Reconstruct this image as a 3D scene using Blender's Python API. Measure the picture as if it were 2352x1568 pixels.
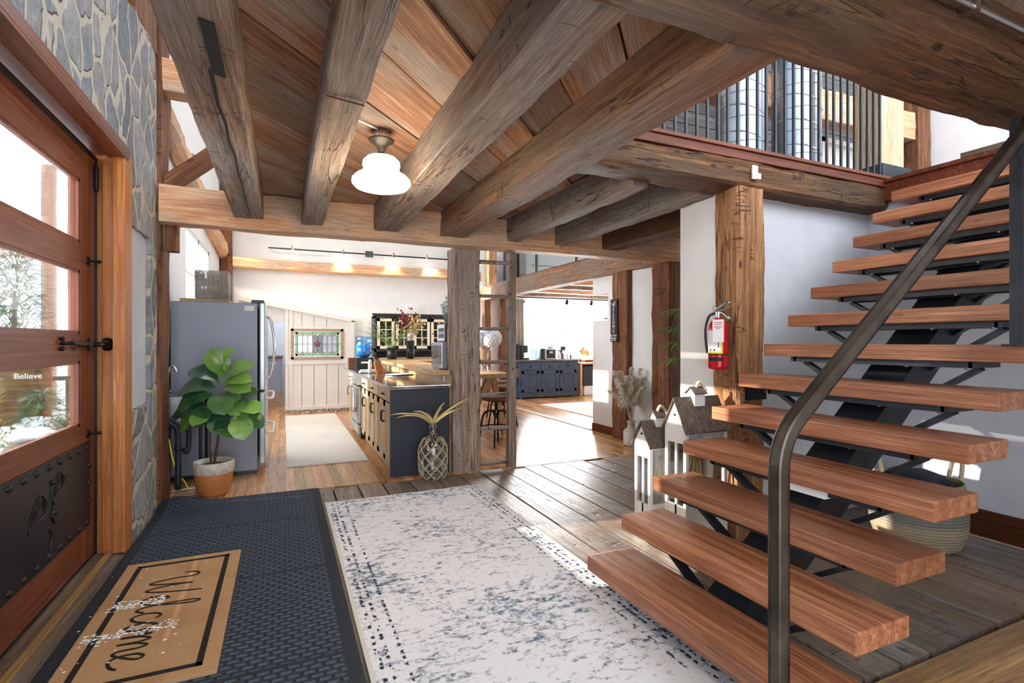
import bpy, bmesh, math, random
from mathutils import Vector, Matrix, noise
for o in list(bpy.data.objects): bpy.data.objects.remove(o)
random.seed(7)
PI=math.pi
SC=bpy.context.scene; COL=SC.collection
# ---------------- camera ----------------
cam=bpy.data.cameras.new('camera'); co=bpy.data.objects.new('camera',cam); COL.objects.link(co)
co.location=(0,0,1.37); co.rotation_euler=(PI/2,0,-math.radians(23.92))
cam.sensor_width=36; cam.lens=36*1186/2352; cam.clip_start=.05; cam.clip_end=200
SC.camera=co
# ---------------- world, sun, window daylight, exposure ----------------
w=bpy.data.worlds.new('world'); SC.world=w; w.use_nodes=True
bg=w.node_tree.nodes['Background']; bg.inputs[0].default_value=(.86,.93,1,1); bg.inputs[1].default_value=3.0
sl=bpy.data.lights.new('sun','SUN'); sl.energy=6.5; sl.angle=.012; sl.color=(1,.93,.82)
so=bpy.data.objects.new('sun',sl); COL.objects.link(so)
so.rotation_euler=Vector((1,-.15,-.325)).to_track_quat('-Z','Y').to_euler()
def area(name,loc,d,sx,sy,e,col=(1,1,1)):
    l=bpy.data.lights.new(name,'AREA'); l.shape='RECTANGLE'; l.size=sx; l.size_y=sy; l.energy=e; l.color=col
    o=bpy.data.objects.new(name,l); COL.objects.link(o); o.location=loc
    o.rotation_euler=Vector(d).to_track_quat('-Z','Y').to_euler(); return o
area('kitchen_window_daylight',(-1.35,8.2,2.2),(1,0,-.25),2.1,1.0,90,(.95,.98,1))
area('living_window_daylight',(6.7,11.9,1.65),(0,-1,-.1),2.4,1.4,330,(1,1,1))
SC.view_settings.view_transform='Standard'; SC.view_settings.look='None'
SC.view_settings.exposure=.88; SC.view_settings.gamma=1; SC.view_settings.use_curve_mapping=False

# ---------------- materials ----------------
def rgb(h):
    h=h.lstrip('#'); v=[int(h[i:i+2],16)/255 for i in(0,2,4)]
    return tuple((c/12.92 if c<=.04045 else ((c+.055)/1.055)**2.4) for c in v)+(1,)
class N:
    def __init__(s,name):
        s.m=bpy.data.materials.new(name); s.m.use_nodes=True; s.t=s.m.node_tree
        s.b=s.t.nodes['Principled BSDF']
    def n(s,typ,**k):
        x=s.t.nodes.new(typ)
        for a,b in k.items(): setattr(x,a,b)
        return x
    def l(s,a,b): s.t.links.new(a,b)
    def math(s,op,a,b=0,c=0):
        x=s.n('ShaderNodeMath',operation=op)
        for i,v in enumerate((a,b,c)):
            if hasattr(v,'is_linked') or hasattr(v,'links'): s.l(v,x.inputs[i])
            else: x.inputs[i].default_value=v
        return x.outputs[0]
    def mix(s,f,a,b,bt='MIX'):
        x=s.n('ShaderNodeMix',data_type='RGBA',blend_type=bt)
        for i,v in((0,f),(6,a),(7,b)):
            if hasattr(v,'links'): s.l(v,x.inputs[i])
            else: x.inputs[i].default_value=v
        return x.outputs[2]
    def ramp(s,f,st):
        x=s.n('ShaderNodeValToRGB'); e=x.color_ramp.elements
        while len(e)<len(st): e.new(.5)
        for el,(p,c) in zip(e,st): el.position=p; el.color=c if len(c)==4 else tuple(c)+(1,)
        s.l(f,x.inputs[0]); return x.outputs[0]
    def coord(s,scale=(1,1,1),rnd=True,loc=(0,0,0)):
        tc=s.n('ShaderNodeTexCoord'); mp=s.n('ShaderNodeMapping'); mp.inputs['Scale'].default_value=scale; mp.inputs['Location'].default_value=loc
        if rnd:
            oi=s.n('ShaderNodeObjectInfo'); at=s.n('ShaderNodeAttribute',attribute_name='rnd')
            a=s.math('MULTIPLY_ADD',at.outputs['Fac'],13.7,s.math('MULTIPLY',oi.outputs['Random'],9.3))
            cx=s.n('ShaderNodeCombineXYZ')
            for i in range(3): s.l(a,cx.inputs[i])
            va=s.n('ShaderNodeVectorMath',operation='ADD'); s.l(tc.outputs['Object'],va.inputs[0]); s.l(cx.outputs[0],va.inputs[1])
            s.l(va.outputs[0],mp.inputs['Vector'])
        else: s.l(tc.outputs['Object'],mp.inputs['Vector'])
        return mp.outputs[0]
    def noise(s,v,scale,detail=4,dist=0,rough=.5):
        x=s.n('ShaderNodeTexNoise'); s.l(v,x.inputs['Vector']); x.inputs['Scale'].default_value=scale; x.inputs['Detail'].default_value=detail
        x.inputs['Distortion'].default_value=dist; x.inputs['Roughness'].default_value=rough; return x.outputs['Fac']
    def bump(s,h,st=.3,d=.01,prev=None):
        x=s.n('ShaderNodeBump'); x.inputs['Strength'].default_value=st; x.inputs['Distance'].default_value=d; s.l(h,x.inputs['Height'])
        if prev is not None: s.l(prev,x.inputs['Normal'])
        s.l(x.outputs[0],s.b.inputs['Normal']); return x.outputs[0]
    def base(s,c):
        if hasattr(c,'links'): s.l(c,s.b.inputs['Base Color'])
        else: s.b.inputs['Base Color'].default_value=c
def plain(name,hexc,rough=.5,metal=0,bump=0,bs=40,spec=.5,var=.06):
    m=N(name); c=rgb(hexc); v=m.coord((1,1,1))
    f=m.noise(v,bs/6,3)
    d=tuple(x*(1-var*2) for x in c[:3])+(1,); u=tuple(min(1,x*(1+var*2)) for x in c[:3])+(1,)
    m.base(m.ramp(f,[(.3,d),(.7,u)])); m.b.inputs['Roughness'].default_value=rough; m.b.inputs['Metallic'].default_value=metal
    m.b.inputs['Specular IOR Level'].default_value=spec
    if bump: m.bump(m.noise(v,bs,4),bump,.004)
    return m.m
def wood(name,cols,axis='x',rough=.6,crack=.5,bump=.35,grain=14,along=.7,patch=None,pv=.5,spec=.35,rings=0):
    """cols: dark, mid, light hex; grain runs along the object's local axis"""
    m=N(name); i='xyz'.index(axis)
    def sc(a,c): r=[c,c,c]; r[i]=a; return tuple(r)
    c=[rgb(x) for x in cols]
    g=m.noise(m.coord(sc(along,grain*1.5)),1.6,8,.45,.68)
    col=m.ramp(g,[(.30,c[0]),(.5,c[1]),(.70,c[2])])
    big=m.noise(m.coord(sc(.9,2.6)),1.3,4,.6)
    if patch: col=m.mix(m.ramp(big,[(.5-pv*.2,(0,0,0)),(.6,(1,1,1))]),col,m.mix(m.math('MULTIPLY',g,1.1),rgb(patch[0]),rgb(patch[1])))
    else: col=m.mix(m.ramp(big,[(.45,(0,0,0)),(.75,(.5,.5,.5))]),col,c[0])
    at=m.n('ShaderNodeAttribute',attribute_name='rnd')
    hs=m.n('ShaderNodeHueSaturation'); m.l(col,hs.inputs['Color']); hs.inputs['Saturation'].default_value=1
    m.l(m.math('MULTIPLY_ADD',at.outputs['Fac'],.7,.75),hs.inputs['Value']); col=hs.outputs[0]
    h=g
    if rings:
        wv=m.n('ShaderNodeTexWave',wave_type='BANDS',bands_direction={'x':'Y','y':'X','z':'X'}[axis]); m.l(m.coord(sc(.35,1.0)),wv.inputs['Vector'])
        wv.inputs['Scale'].default_value=rings; wv.inputs['Distortion'].default_value=9; wv.inputs['Detail'].default_value=2; wv.inputs['Detail Scale'].default_value=.7
        col=m.mix(m.math('MULTIPLY',m.ramp(wv.outputs['Fac'],[(.3,(0,0,0)),(.9,(1,1,1))]),.4),col,c[0])
    if crack:
        k=m.noise(m.coord(sc(.5,7)),2.0,3,.25,.5); k2=m.noise(m.coord(sc(.8,3)),1.7,3,.2)
        f=m.ramp(m.math('ABSOLUTE',m.math('SUBTRACT',k,.53)),[(.004,(1,1,1)),(.012+.006*crack,(0,0,0))])
        f=m.math('MULTIPLY',f,m.ramp(k2,[(.56-.1*crack,(0,0,0)),(.66-.1*crack,(1,1,1))]))
        if crack>=.6:
            t1=m.noise(m.coord(sc(9,1.6)),1.4,2,.3); t2=m.noise(m.coord(sc(2.0,4)),1.9,2,.2)
            f=m.math('MAXIMUM',f,m.math('MULTIPLY',m.ramp(m.math('ABSOLUTE',m.math('SUBTRACT',t1,.5)),[(.008,(.8,.8,.8)),(.02,(0,0,0))]),m.ramp(t2,[(.57,(0,0,0)),(.64,(1,1,1))])))
        # knots / wormholes
        vo=m.n('ShaderNodeTexVoronoi'); m.l(m.coord(sc(2.2,5)),vo.inputs['Vector']); vo.inputs['Scale'].default_value=1.1
        kn=m.ramp(vo.outputs['Distance'],[(.04,(1,1,1)),(.09,(0,0,0))])
        f2=m.math('MAXIMUM',f,kn)
        col=m.mix(m.math('MULTIPLY',f2,.75*min(1,crack+.3)),col,tuple(x*.22 for x in c[0][:3])+(1,))
        h=m.math('SUBTRACT',g,m.math('MULTIPLY',f2,1.2))
    fine=m.noise(m.coord(sc(along*3,grain*6)),2.0,6,.2,.75); col=m.mix(.75,col,m.ramp(fine,[(.34,(.20,.20,.20)),(.66,(.82,.82,.82))]),'OVERLAY')
    adz=m.noise(m.coord(sc(7,2.2)),1.5,4,.6,.6); h=m.math('ADD',h,m.math('ADD',m.math('MULTIPLY',fine,.5),m.math('MULTIPLY',adz,.9*min(1,crack))))
    m.base(col); m.b.inputs['Roughness'].default_value=rough; m.b.inputs['Specular IOR Level'].default_value=spec
    if bump: m.bump(h,min(1,bump*1.3),.014)
    return m.m
def glass(name,tint=(1,1,1,1),gl=.12):
    m=N(name); t=m.t; t.nodes.remove(m.b); tr=m.n('ShaderNodeBsdfTransparent'); tr.inputs[0].default_value=tint
    g=m.n('ShaderNodeBsdfGlossy'); g.inputs['Roughness'].default_value=.03
    lw=m.n('ShaderNodeLayerWeight'); lw.inputs[0].default_value=.35
    mx=m.n('ShaderNodeMixShader'); m.l(m.math('MULTIPLY_ADD',lw.outputs['Fresnel'],.6,gl*.3),mx.inputs[0]); m.l(tr.outputs[0],mx.inputs[1]); m.l(g.outputs[0],mx.inputs[2])
    m.l(mx.outputs[0],t.nodes['Material Output'].inputs[0]); return m.m
def emis(name,c,st):
    m=N(name); m.base((.9,.9,.9,1)); m.b.inputs['Emission Color'].default_value=c; m.b.inputs['Emission Strength'].default_value=st; return m.m

M={}
G=('#5a4638','#846a58','#a8917c')
M['joist']=lambda:0
BR=('#4a2f1f','#80583b','#ad8560'); GP=('#5e5048','#a09184')
for a in 'x': 
    M['beam_grey']=wood('weathered_grey_timber',('#5c473a','#8a7060','#b39a88'),'x',.75,.7,.5,patch=('#6a5e58','#a59b94'),pv=.75)
    M['beam_brown']=wood('hewn_brown_timber',('#5c3b26','#93664a','#bd8d68'),'x',.7,.6,.5,patch=('#64503f','#9c8675'),pv=.5)
    M['beam_dark']=wood('dark_hewn_timber',('#43291a','#7a5233','#a87c54'),'x',.65,.8,.6,patch=('#4e3c2d','#866a50'),pv=.5,rings=2.2)
    M['beam_loft']=wood('dark_brown_loft_timber',('#2f1c10','#634126','#92683f'),'x',.65,.9,.6,patch=('#3d2c1f','#6e543c'),pv=.4,rings=2)
    M['beam_honey']=wood('honey_sawn_timber',('#b88058','#dda780','#f0c8a4'),'x',.6,.25,.25,patch=('#ac9078','#d2b69e'),pv=.1)
    M['post_honey']=wood('honey_hewn_post',('#7c4f31','#ad7b52','#d2a278'),'x',.65,.9,.8)
    M['post_brown']=wood('dark_brown_post',('#4a2c1b','#7c4e33','#a0714d'),'x',.7,.6,.5)
    M['post_grey']=wood('silver_grey_post',('#543f36','#937b6d','#cdbcad'),'x',.8,.75,.6,patch=('#6f605a','#b9aca2'),pv=.5)
    M['ceil']=wood('ceiling_plank_wood',('#6e4630','#9a6c4e','#be9070'),'x',.65,.35,.2,grain=16,patch=('#7a665a','#b3a194'),pv=.4)
    M['tread']=wood('red_fir_tread',('#7c4830','#a26b4b','#c59272'),'y',.34,.12,.08,grain=20,rings=4,spec=.5)
    M['oak']=wood('light_oak',('#d3aa80','#e6c7a0','#f3dcbc'),'z',.5,0,.1,grain=9)
    M['oakx']=wood('light_oak_top',('#c2925c','#dcb381','#efd3a8'),'y',.25,.1,.08)
M['floor_rustic']=wood('rustic_floorboards',('#504a46','#827b76','#b5afa9'),'y',.36,.7,.4,grain=13,patch=('#5f4a3a','#97826e'),pv=.6,spec=.5)
M['floor_hard']=wood('hardwood_floorboards',('#93663f','#b78659','#d0a678'),'y',.2,.15,.06,grain=14,spec=.55)
M['floor_oak']=wood('oak_floorboards',('#7f5a35','#a47d4c','#c09b66'),'x',.3,.25,.08,grain=12,spec=.5)
M['door_wood']=wood('varnished_red_fir','#63301d #8c4b31 #ad6b4c'.split(),'y',.35,.1,.1,grain=20,rings=4,spec=.5)
M['door_woodz']=wood('varnished_red_fir_upright','#63301d #8c4b31 #ad6b4c'.split(),'z',.35,.1,.1,grain=20,spec=.5)
M['casing']=wood('orange_fir_casing','#b06530 #cf8242 #e09f62'.split(),'z',.4,.1,.1,grain=20,spec=.4)
M['trimred']=wood('red_brown_trim','#4f2413 #76391f #94502f'.split(),'x',.5,.2,.15)
M['stain_board']=wood('base_board_wood','#3f1f10 #5e3018 #76421f'.split(),'y',.5,.2,.15)
M['white']=plain('white_wall_paint','#e9e7e6',.85,bump=.05,var=.01)
M['cream']=plain('cream_panel_paint','#dcd8d2',.6,var=.01)
M['bluegrey']=plain('cool_grey_wall_paint','#c9ccd4',.85,var=.02)
M['trimwhite']=plain('white_gloss_paint','#eceae6',.4,var=.01)
M['black']=plain('black_metal','#15171b',.35,.6,var=.1)
M['blackp']=plain('black_plastic','#17181b',.3,0)
M['steelbar']=plain('dark_steel_bar','#31373f',.4,.35,bump=.05,var=.15)
M['bronze_rail']=plain('raw_steel_handrail','#5d544c',.36,.55,bump=.05,var=.25)
M['plate']=plain('black_door_plate','#1d202b',.42,.1,bump=.05,var=.15)
M['chrome']=plain('brushed_chrome','#c9c9c9',.2,1)
M['steel']=plain('stainless_steel','#b7babf',.28,.95)
M['fridgeside']=plain('slate_grey_fridge_side','#868b9a',.42,.35,bump=.15,bs=300,var=.02)
M['fridgedoor']=plain('stainless_fridge_door','#b4bcc0',.3,.7,var=.02)
M['galv']=None
M['navy']=plain('dark_navy_paint','#232a38',.5,var=.04)
M['blue']=plain('slate_blue_chalk_paint','#3a4a63',.6,bump=.1,var=.12)
M['hutch']=plain('charcoal_paint','#3d3c44',.5,var=.05)
M['creamwood']=plain('butter_cream_paint','#f1e4c6',.5,var=.02)
M['counter']=plain('polished_steel_counter','#aeb0b4',.08,.85,var=.03)
M['terra']=plain('terracotta','#c17a45',.6,var=.08)
M['glaze']=plain('speckled_cream_glaze','#c8c0b4',.35,bs=120,var=.15)
M['soil']=plain('soil','#3a2b20',.95,bump=.5)
M['rope']=plain('jute_rope','#cdbd9f',.85,bump=.4,bs=120)
M['red']=plain('red_enamel','#c3161f',.2,spec=.6,var=.02)
M['yellow']=plain('yellow_print','#e8e03a',.5,var=.01)
M['paper']=plain('white_card','#f0eef0',.7,var=.01)
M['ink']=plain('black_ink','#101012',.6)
M['redink']=plain('red_ink','#c04a50',.6)
M['snow']=plain('snow','#f2f6fb',.8,bump=.3,bs=8,var=.01)
M['rock']=plain('grey_rock','#6c6258',.85,bump=.6,bs=14,var=.2)
M['whiteroof']=wood('grey_brown_roof_boards','#4e4138 #6f5f52 #87776a'.split(),'y',.7,.3,.3)
M['leather']=plain('brown_leather','#6b4030',.5,bump=.2,bs=60,var=.1)
M['curtain']=plain('linen_curtain','#c8c2ba',.9,var=.03)
M['rubber']=plain('black_rubber_pipe','#1d2732',.5)
M['gold']=plain('pale_gold','#d6c18c',.4,.3,bump=.3,bs=60,var=.15)
M['hutchwood']=wood('dark_grey_boards','#2b2a2a #47423f #6a625c'.split(),'x',.7,.4,.3)
M['floor_oak2']=wood('worn_oak_sill','#8d6a42 #b5935f #cfb184'.split(),'y',.5,.3,.2)
M['paleupper']=plain('pale_grey_green_wall_paint','#bcc6c2',.8,var=.03)
M['porch']=plain('pinkish_brown_post_paint','#8f7264',.7,var=.1)
bc=N('blind_cloth'); tl_=bc.n('ShaderNodeBsdfTranslucent'); tl_.inputs[0].default_value=(.95,.95,.93,1); ms_=bc.n('ShaderNodeMixShader'); ms_.inputs[0].default_value=.55; bc.base((.92,.92,.9,1)); bc.l(bc.b.outputs[0],ms_.inputs[1]); bc.l(tl_.outputs[0],ms_.inputs[2]); bc.l(ms_.outputs[0],bc.t.nodes['Material Output'].inputs[0]); M['blindcloth']=bc.m
M['glass']=glass('clear_glass'); M['bluejug']=glass('blue_water_jug',(.45,.78,.98,1),.3)
M['waterblue']=plain('blue_water','#45b4f0',.1,var=.02)
M['vaseglass']=glass('crystal_glass',(.96,.97,.97,1),.35)
M['bulb']=emis('lit_bulb',(1,.86,.62,1),25)
M['shade']=emis('lit_opal_glass',(1,.9,.72,1),5)
M['mirror']=plain('dark_mirror_glass','#55585c',.06,.6,var=.02)
M['pink']=plain('dusty_pink_petals','#dfa0a0',.8); M['yel']=plain('butter_petals','#ecd28a',.8)
M['hyd']=plain('white_petals','#eceef8',.8); M['burg']=plain('burgundy_petals','#7a2036',.8); M['goldb']=plain('gold_berries','#cdb078',.6)
M['teal']=plain('frosted_teal_leaf','#9dbcb8',.7)
M['wicker']=plain('grey_wicker','#aaa59f',.8,bump=.3,var=.15)
M['board']=wood('pale_chopping_board','#a88a6c #c3a585 #d4ba9c'.split(),'x',.6,.1,.1)
M['knifeblock']=wood('orange_beech','#a8622e #c27a3e #d6935a'.split(),'z',.45,.05,.05)

def leafmat(name,dark,light,rough=.35):
    m=N(name); at=m.n('ShaderNodeAttribute',attribute_name='rnd'); f=m.math('ADD',m.math('MULTIPLY',at.outputs['Fac'],.8),m.math('MULTIPLY',m.noise(m.coord((1,1,1)),9,3),.3))
    m.base(m.ramp(f,[(.2,rgb(dark)),(.95,rgb(light))])); m.b.inputs['Roughness'].default_value=rough; return m.m
M['leaf']=leafmat('fiddle_leaf','#1d4a34','#9acb5c',.28); M['palm']=leafmat('palm_leaf','#3f6b35','#9fb86a',.5)
M['needle']=leafmat('evergreen_needles','#27442c','#6f8f66',.8); M['pampas']=leafmat('pampas_grass','#c9bba6','#f0e6d6',.9)
M['grasstan']=leafmat('dry_twigs','#8a7350','#c4a878',.9)
def galv():
    m=N('galvanised_duct'); v=m.coord((1,1,1)); wv=m.n('ShaderNodeTexWave',wave_type='BANDS',bands_direction='Z'); 
    mp=m.coord((1.0,1.0,1.0),False); x=m.n('ShaderNodeSeparateXYZ'); m.l(mp,x.inputs[0])
    z=m.math('ADD',x.outputs[2],m.math('MULTIPLY',x.outputs[0],.35)); fr=m.math('FRACT',m.math('MULTIPLY',z,4.2))
    seam=m.ramp(fr,[(0,(1,1,1)),(.05,(0,0,0)),(.97,(0,0,0)),(1,(1,1,1))])
    m.base(m.mix(m.noise(v,3,3),rgb('#8fa0b4'),rgb('#c4ced8'))); m.b.inputs['Metallic'].default_value=.85; m.b.inputs['Roughness'].default_value=.28
    m.bump(seam,.6,.01); return m.m
M['galv']=galv()
def stone():
    m=N('fieldstone_masonry'); v=m.coord((1,1,1),False)
    nz=m.n('ShaderNodeTexNoise'); m.l(v,nz.inputs['Vector']); nz.inputs['Scale'].default_value=2.6; nz.inputs['Detail'].default_value=3
    sub=m.n('ShaderNodeVectorMath',operation='MULTIPLY_ADD'); m.l(nz.outputs['Color'],sub.inputs[0]); sub.inputs[1].default_value=(.0,.26,.26); m.l(v,sub.inputs[2])
    mp=m.n('ShaderNodeMapping'); mp.inputs['Scale'].default_value=(.01,4.3,3.0); mp.inputs['Rotation'].default_value=(.12,0,0); m.l(sub.outputs[0],mp.inputs[0])
    a=m.n('ShaderNodeTexVoronoi',feature='DISTANCE_TO_EDGE'); m.l(mp.outputs[0],a.inputs['Vector']); a.inputs['Scale'].default_value=1
    b=m.n('ShaderNodeTexVoronoi',feature='F1'); m.l(mp.outputs[0],b.inputs['Vector']); b.inputs['Scale'].default_value=1
    for q in(a,b): q.inputs['Randomness'].default_value=.95
    e=m.math('ADD',a.outputs['Distance'],m.math('MULTIPLY_ADD',m.noise(v,9,4),.10,-.05))
    mask=m.ramp(e,[(.045,(0,0,0)),(.075,(1,1,1))])
    hs=m.n('ShaderNodeSeparateColor'); m.l(b.outputs['Color'],hs.inputs[0])
    st=m.ramp(hs.outputs[0],[(0,rgb('#757980')),(.3,rgb('#94979e')),(.6,rgb('#a19f9f')),(.8,rgb('#85868a')),(1,rgb('#b0afae'))])
    tex=m.noise(v,16,6,.6,.65); vein=m.noise(v,4,5,1.5)
    st=m.mix(.55,st,m.ramp(tex,[(.3,rgb('#4f5257')),(.7,rgb('#c6c6c6'))]),'OVERLAY')
    st=m.mix(m.ramp(vein,[(.55,(0,0,0)),(.75,(.5,.5,.5))]),st,rgb('#b3a99c'))
    mo=m.mix(m.noise(v,30,4),rgb('#aca292'),rgb('#c9c0b0'))
    m.base(m.mix(mask,mo,st)); m.b.inputs['Roughness'].default_value=.85
    h=m.math('ADD',m.math('MULTIPLY',mask,1.0),m.math('MULTIPLY',tex,.5)); m.bump(h,.8,.025); return m.m
M['stone']=stone()
def rugm(name,base,ink,lo,hi,W,L,bord=True,sc=1):
    m=N(name); v=m.coord((1,1,1),False); vs=m.coord((1,2.2,1),False)
    n1=m.noise(vs,11*sc,9,.6,.72); n2=m.noise(v,38*sc,5,.4,.7); n3=m.noise(v,1.6,3)
    f=m.math('ADD',m.math('MULTIPLY',n1,.75),m.math('ADD',m.math('MULTIPLY',n2,.45),m.math('MULTIPLY',n3,.35)))
    msk=m.ramp(f,[(lo,(0,0,0)),(hi,(1,1,1))])
    col=m.mix(msk,rgb(base),rgb(ink))
    if bord:
        x=m.n('ShaderNodeSeparateXYZ'); m.l(v,x.inputs[0])
        dx=m.math('SUBTRACT',W/2,m.math('ABSOLUTE',x.outputs[0])); dy=m.math('SUBTRACT',L/2,m.math('ABSOLUTE',x.outputs[1])); d=m.math('MINIMUM',dx,dy)
        def band(a,b_): return m.ramp(d,[(a-.003,(0,0,0)),(a,(1,1,1)),(b_,(1,1,1)),(b_+.003,(0,0,0))])
        vo=m.n('ShaderNodeTexVoronoi'); m.l(v,vo.inputs['Vector']); vo.inputs['Scale'].default_value=34
        dots=m.ramp(m.math('ADD',vo.outputs['Distance'],m.math('MULTIPLY',n2,.25)),[(.54,(1,1,1)),(.62,(0,0,0))])
        bm=m.math('MULTIPLY',m.math('MAXIMUM',band(.045,.062),m.math('MAXIMUM',band(.085,.10),band(.15,.162))),dots)
        col=m.mix(bm,col,rgb('#39414f'))
        edge=m.ramp(d,[(.018,(1,1,1)),(.022,(0,0,0))]); col=m.mix(edge,col,rgb('#dbd8d2'))
    m.base(col); m.b.inputs['Roughness'].default_value=.95; m.b.inputs['Specular IOR Level'].default_value=.1
    m.bump(m.noise(v,180,2),.4,.004); return m.m
def matm():
    m=N('ribbed_black_mat'); v=m.coord((1,1,1),False)
    br=m.n('ShaderNodeTexBrick'); mp=m.n('ShaderNodeMapping'); mp.inputs['Rotation'].default_value=(0,0,0); m.l(v,mp.inputs[0]); m.l(mp.outputs[0],br.inputs['Vector'])
    br.inputs['Scale'].default_value=1; br.inputs['Brick Width'].default_value=.058; br.inputs['Row Height'].default_value=.034; br.inputs['Mortar Size'].default_value=.012; br.inputs['Mortar Smooth'].default_value=.9
    br.inputs['Color1'].default_value=(1,1,1,1); br.inputs['Color2'].default_value=(1,1,1,1); br.inputs['Mortar'].default_value=(0,0,0,1)
    x=m.n('ShaderNodeSeparateXYZ'); m.l(v,x.inputs[0])
    bd=m.ramp(m.math('SUBTRACT',.615,m.math('ABSOLUTE',x.outputs[0])),[(.06,(0,0,0)),(.066,(1,1,1))])
    sy=m.math('ABSOLUTE',m.math('SUBTRACT',m.math('FRACT',m.math('MULTIPLY',m.math('ADD',x.outputs[1],9.7-.465),1/.97)),.5)); sm=m.ramp(sy,[(.484,(1,1,1)),(.492,(0,0,0))])
    h=m.math('MULTIPLY',m.math('MULTIPLY',br.outputs['Color'],bd),sm)
    f=m.noise(v,160,3)
    m.base(m.mix(h,m.mix(f,rgb('#0f151e'),rgb('#27313e')),m.mix(f,rgb('#28364a'),rgb('#5a6c82')))); m.b.inputs['Roughness'].default_value=.8
    m.bump(m.math('ADD',m.math('MULTIPLY',h,1),m.math('MULTIPLY',f,.15)),1,.012); return m.m
M['mat']=matm()
def coir():
    m=N('coir'); v=m.coord((1,1,1),False); f=m.noise(v,230,4); g=m.noise(v,3,3)
    c=m.mix(f,rgb('#a87a4e'),rgb('#dcb487')); c=m.mix(m.ramp(g,[(.5,(0,0,0)),(.75,(.55,.55,.55))]),c,rgb('#96653c'))
    m.base(c); m.b.inputs['Roughness'].default_value=.95; m.bump(f,.9,.008); return m.m
M['coir']=coir(); M['coirink']=plain('black_coir','#17120f',.95,bump=.8,bs=200,var=.2)
def bask():
    m=N('coiled_seagrass'); x=m.n('ShaderNodeSeparateXYZ'); v=m.coord((1,1,1),False); m.l(v,x.inputs[0])
    wv=m.math('ABSOLUTE',m.math('SUBTRACT',m.math('FRACT',m.math('MULTIPLY',x.outputs[2],50)),.5)); f=m.noise(v,40,4)
    c=m.mix(f,rgb('#6f6250'),rgb('#a39580')); band=m.ramp(x.outputs[2],[(.16,rgb('#a8997c')),(.2,rgb('#5c6670')),(.27,rgb('#5c6670')),(.31,rgb('#b3a78e'))])
    m.base(m.mix(.5,c,band)); m.b.inputs['Roughness'].default_value=.9; m.bump(m.math('ADD',wv,f),.8,.01); return m.m
M['seagrass']=bask()
def granite():
    m=N('mottled_granite'); v=m.coord((1,1,1),False); m.base(m.ramp(m.noise(v,25,5),[(.4,rgb('#4c4440')),(.52,rgb('#9d9086')),(.65,rgb('#cfc6ba'))])); m.b.inputs['Roughness'].default_value=.4; return m.m
M['granite']=granite()

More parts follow.
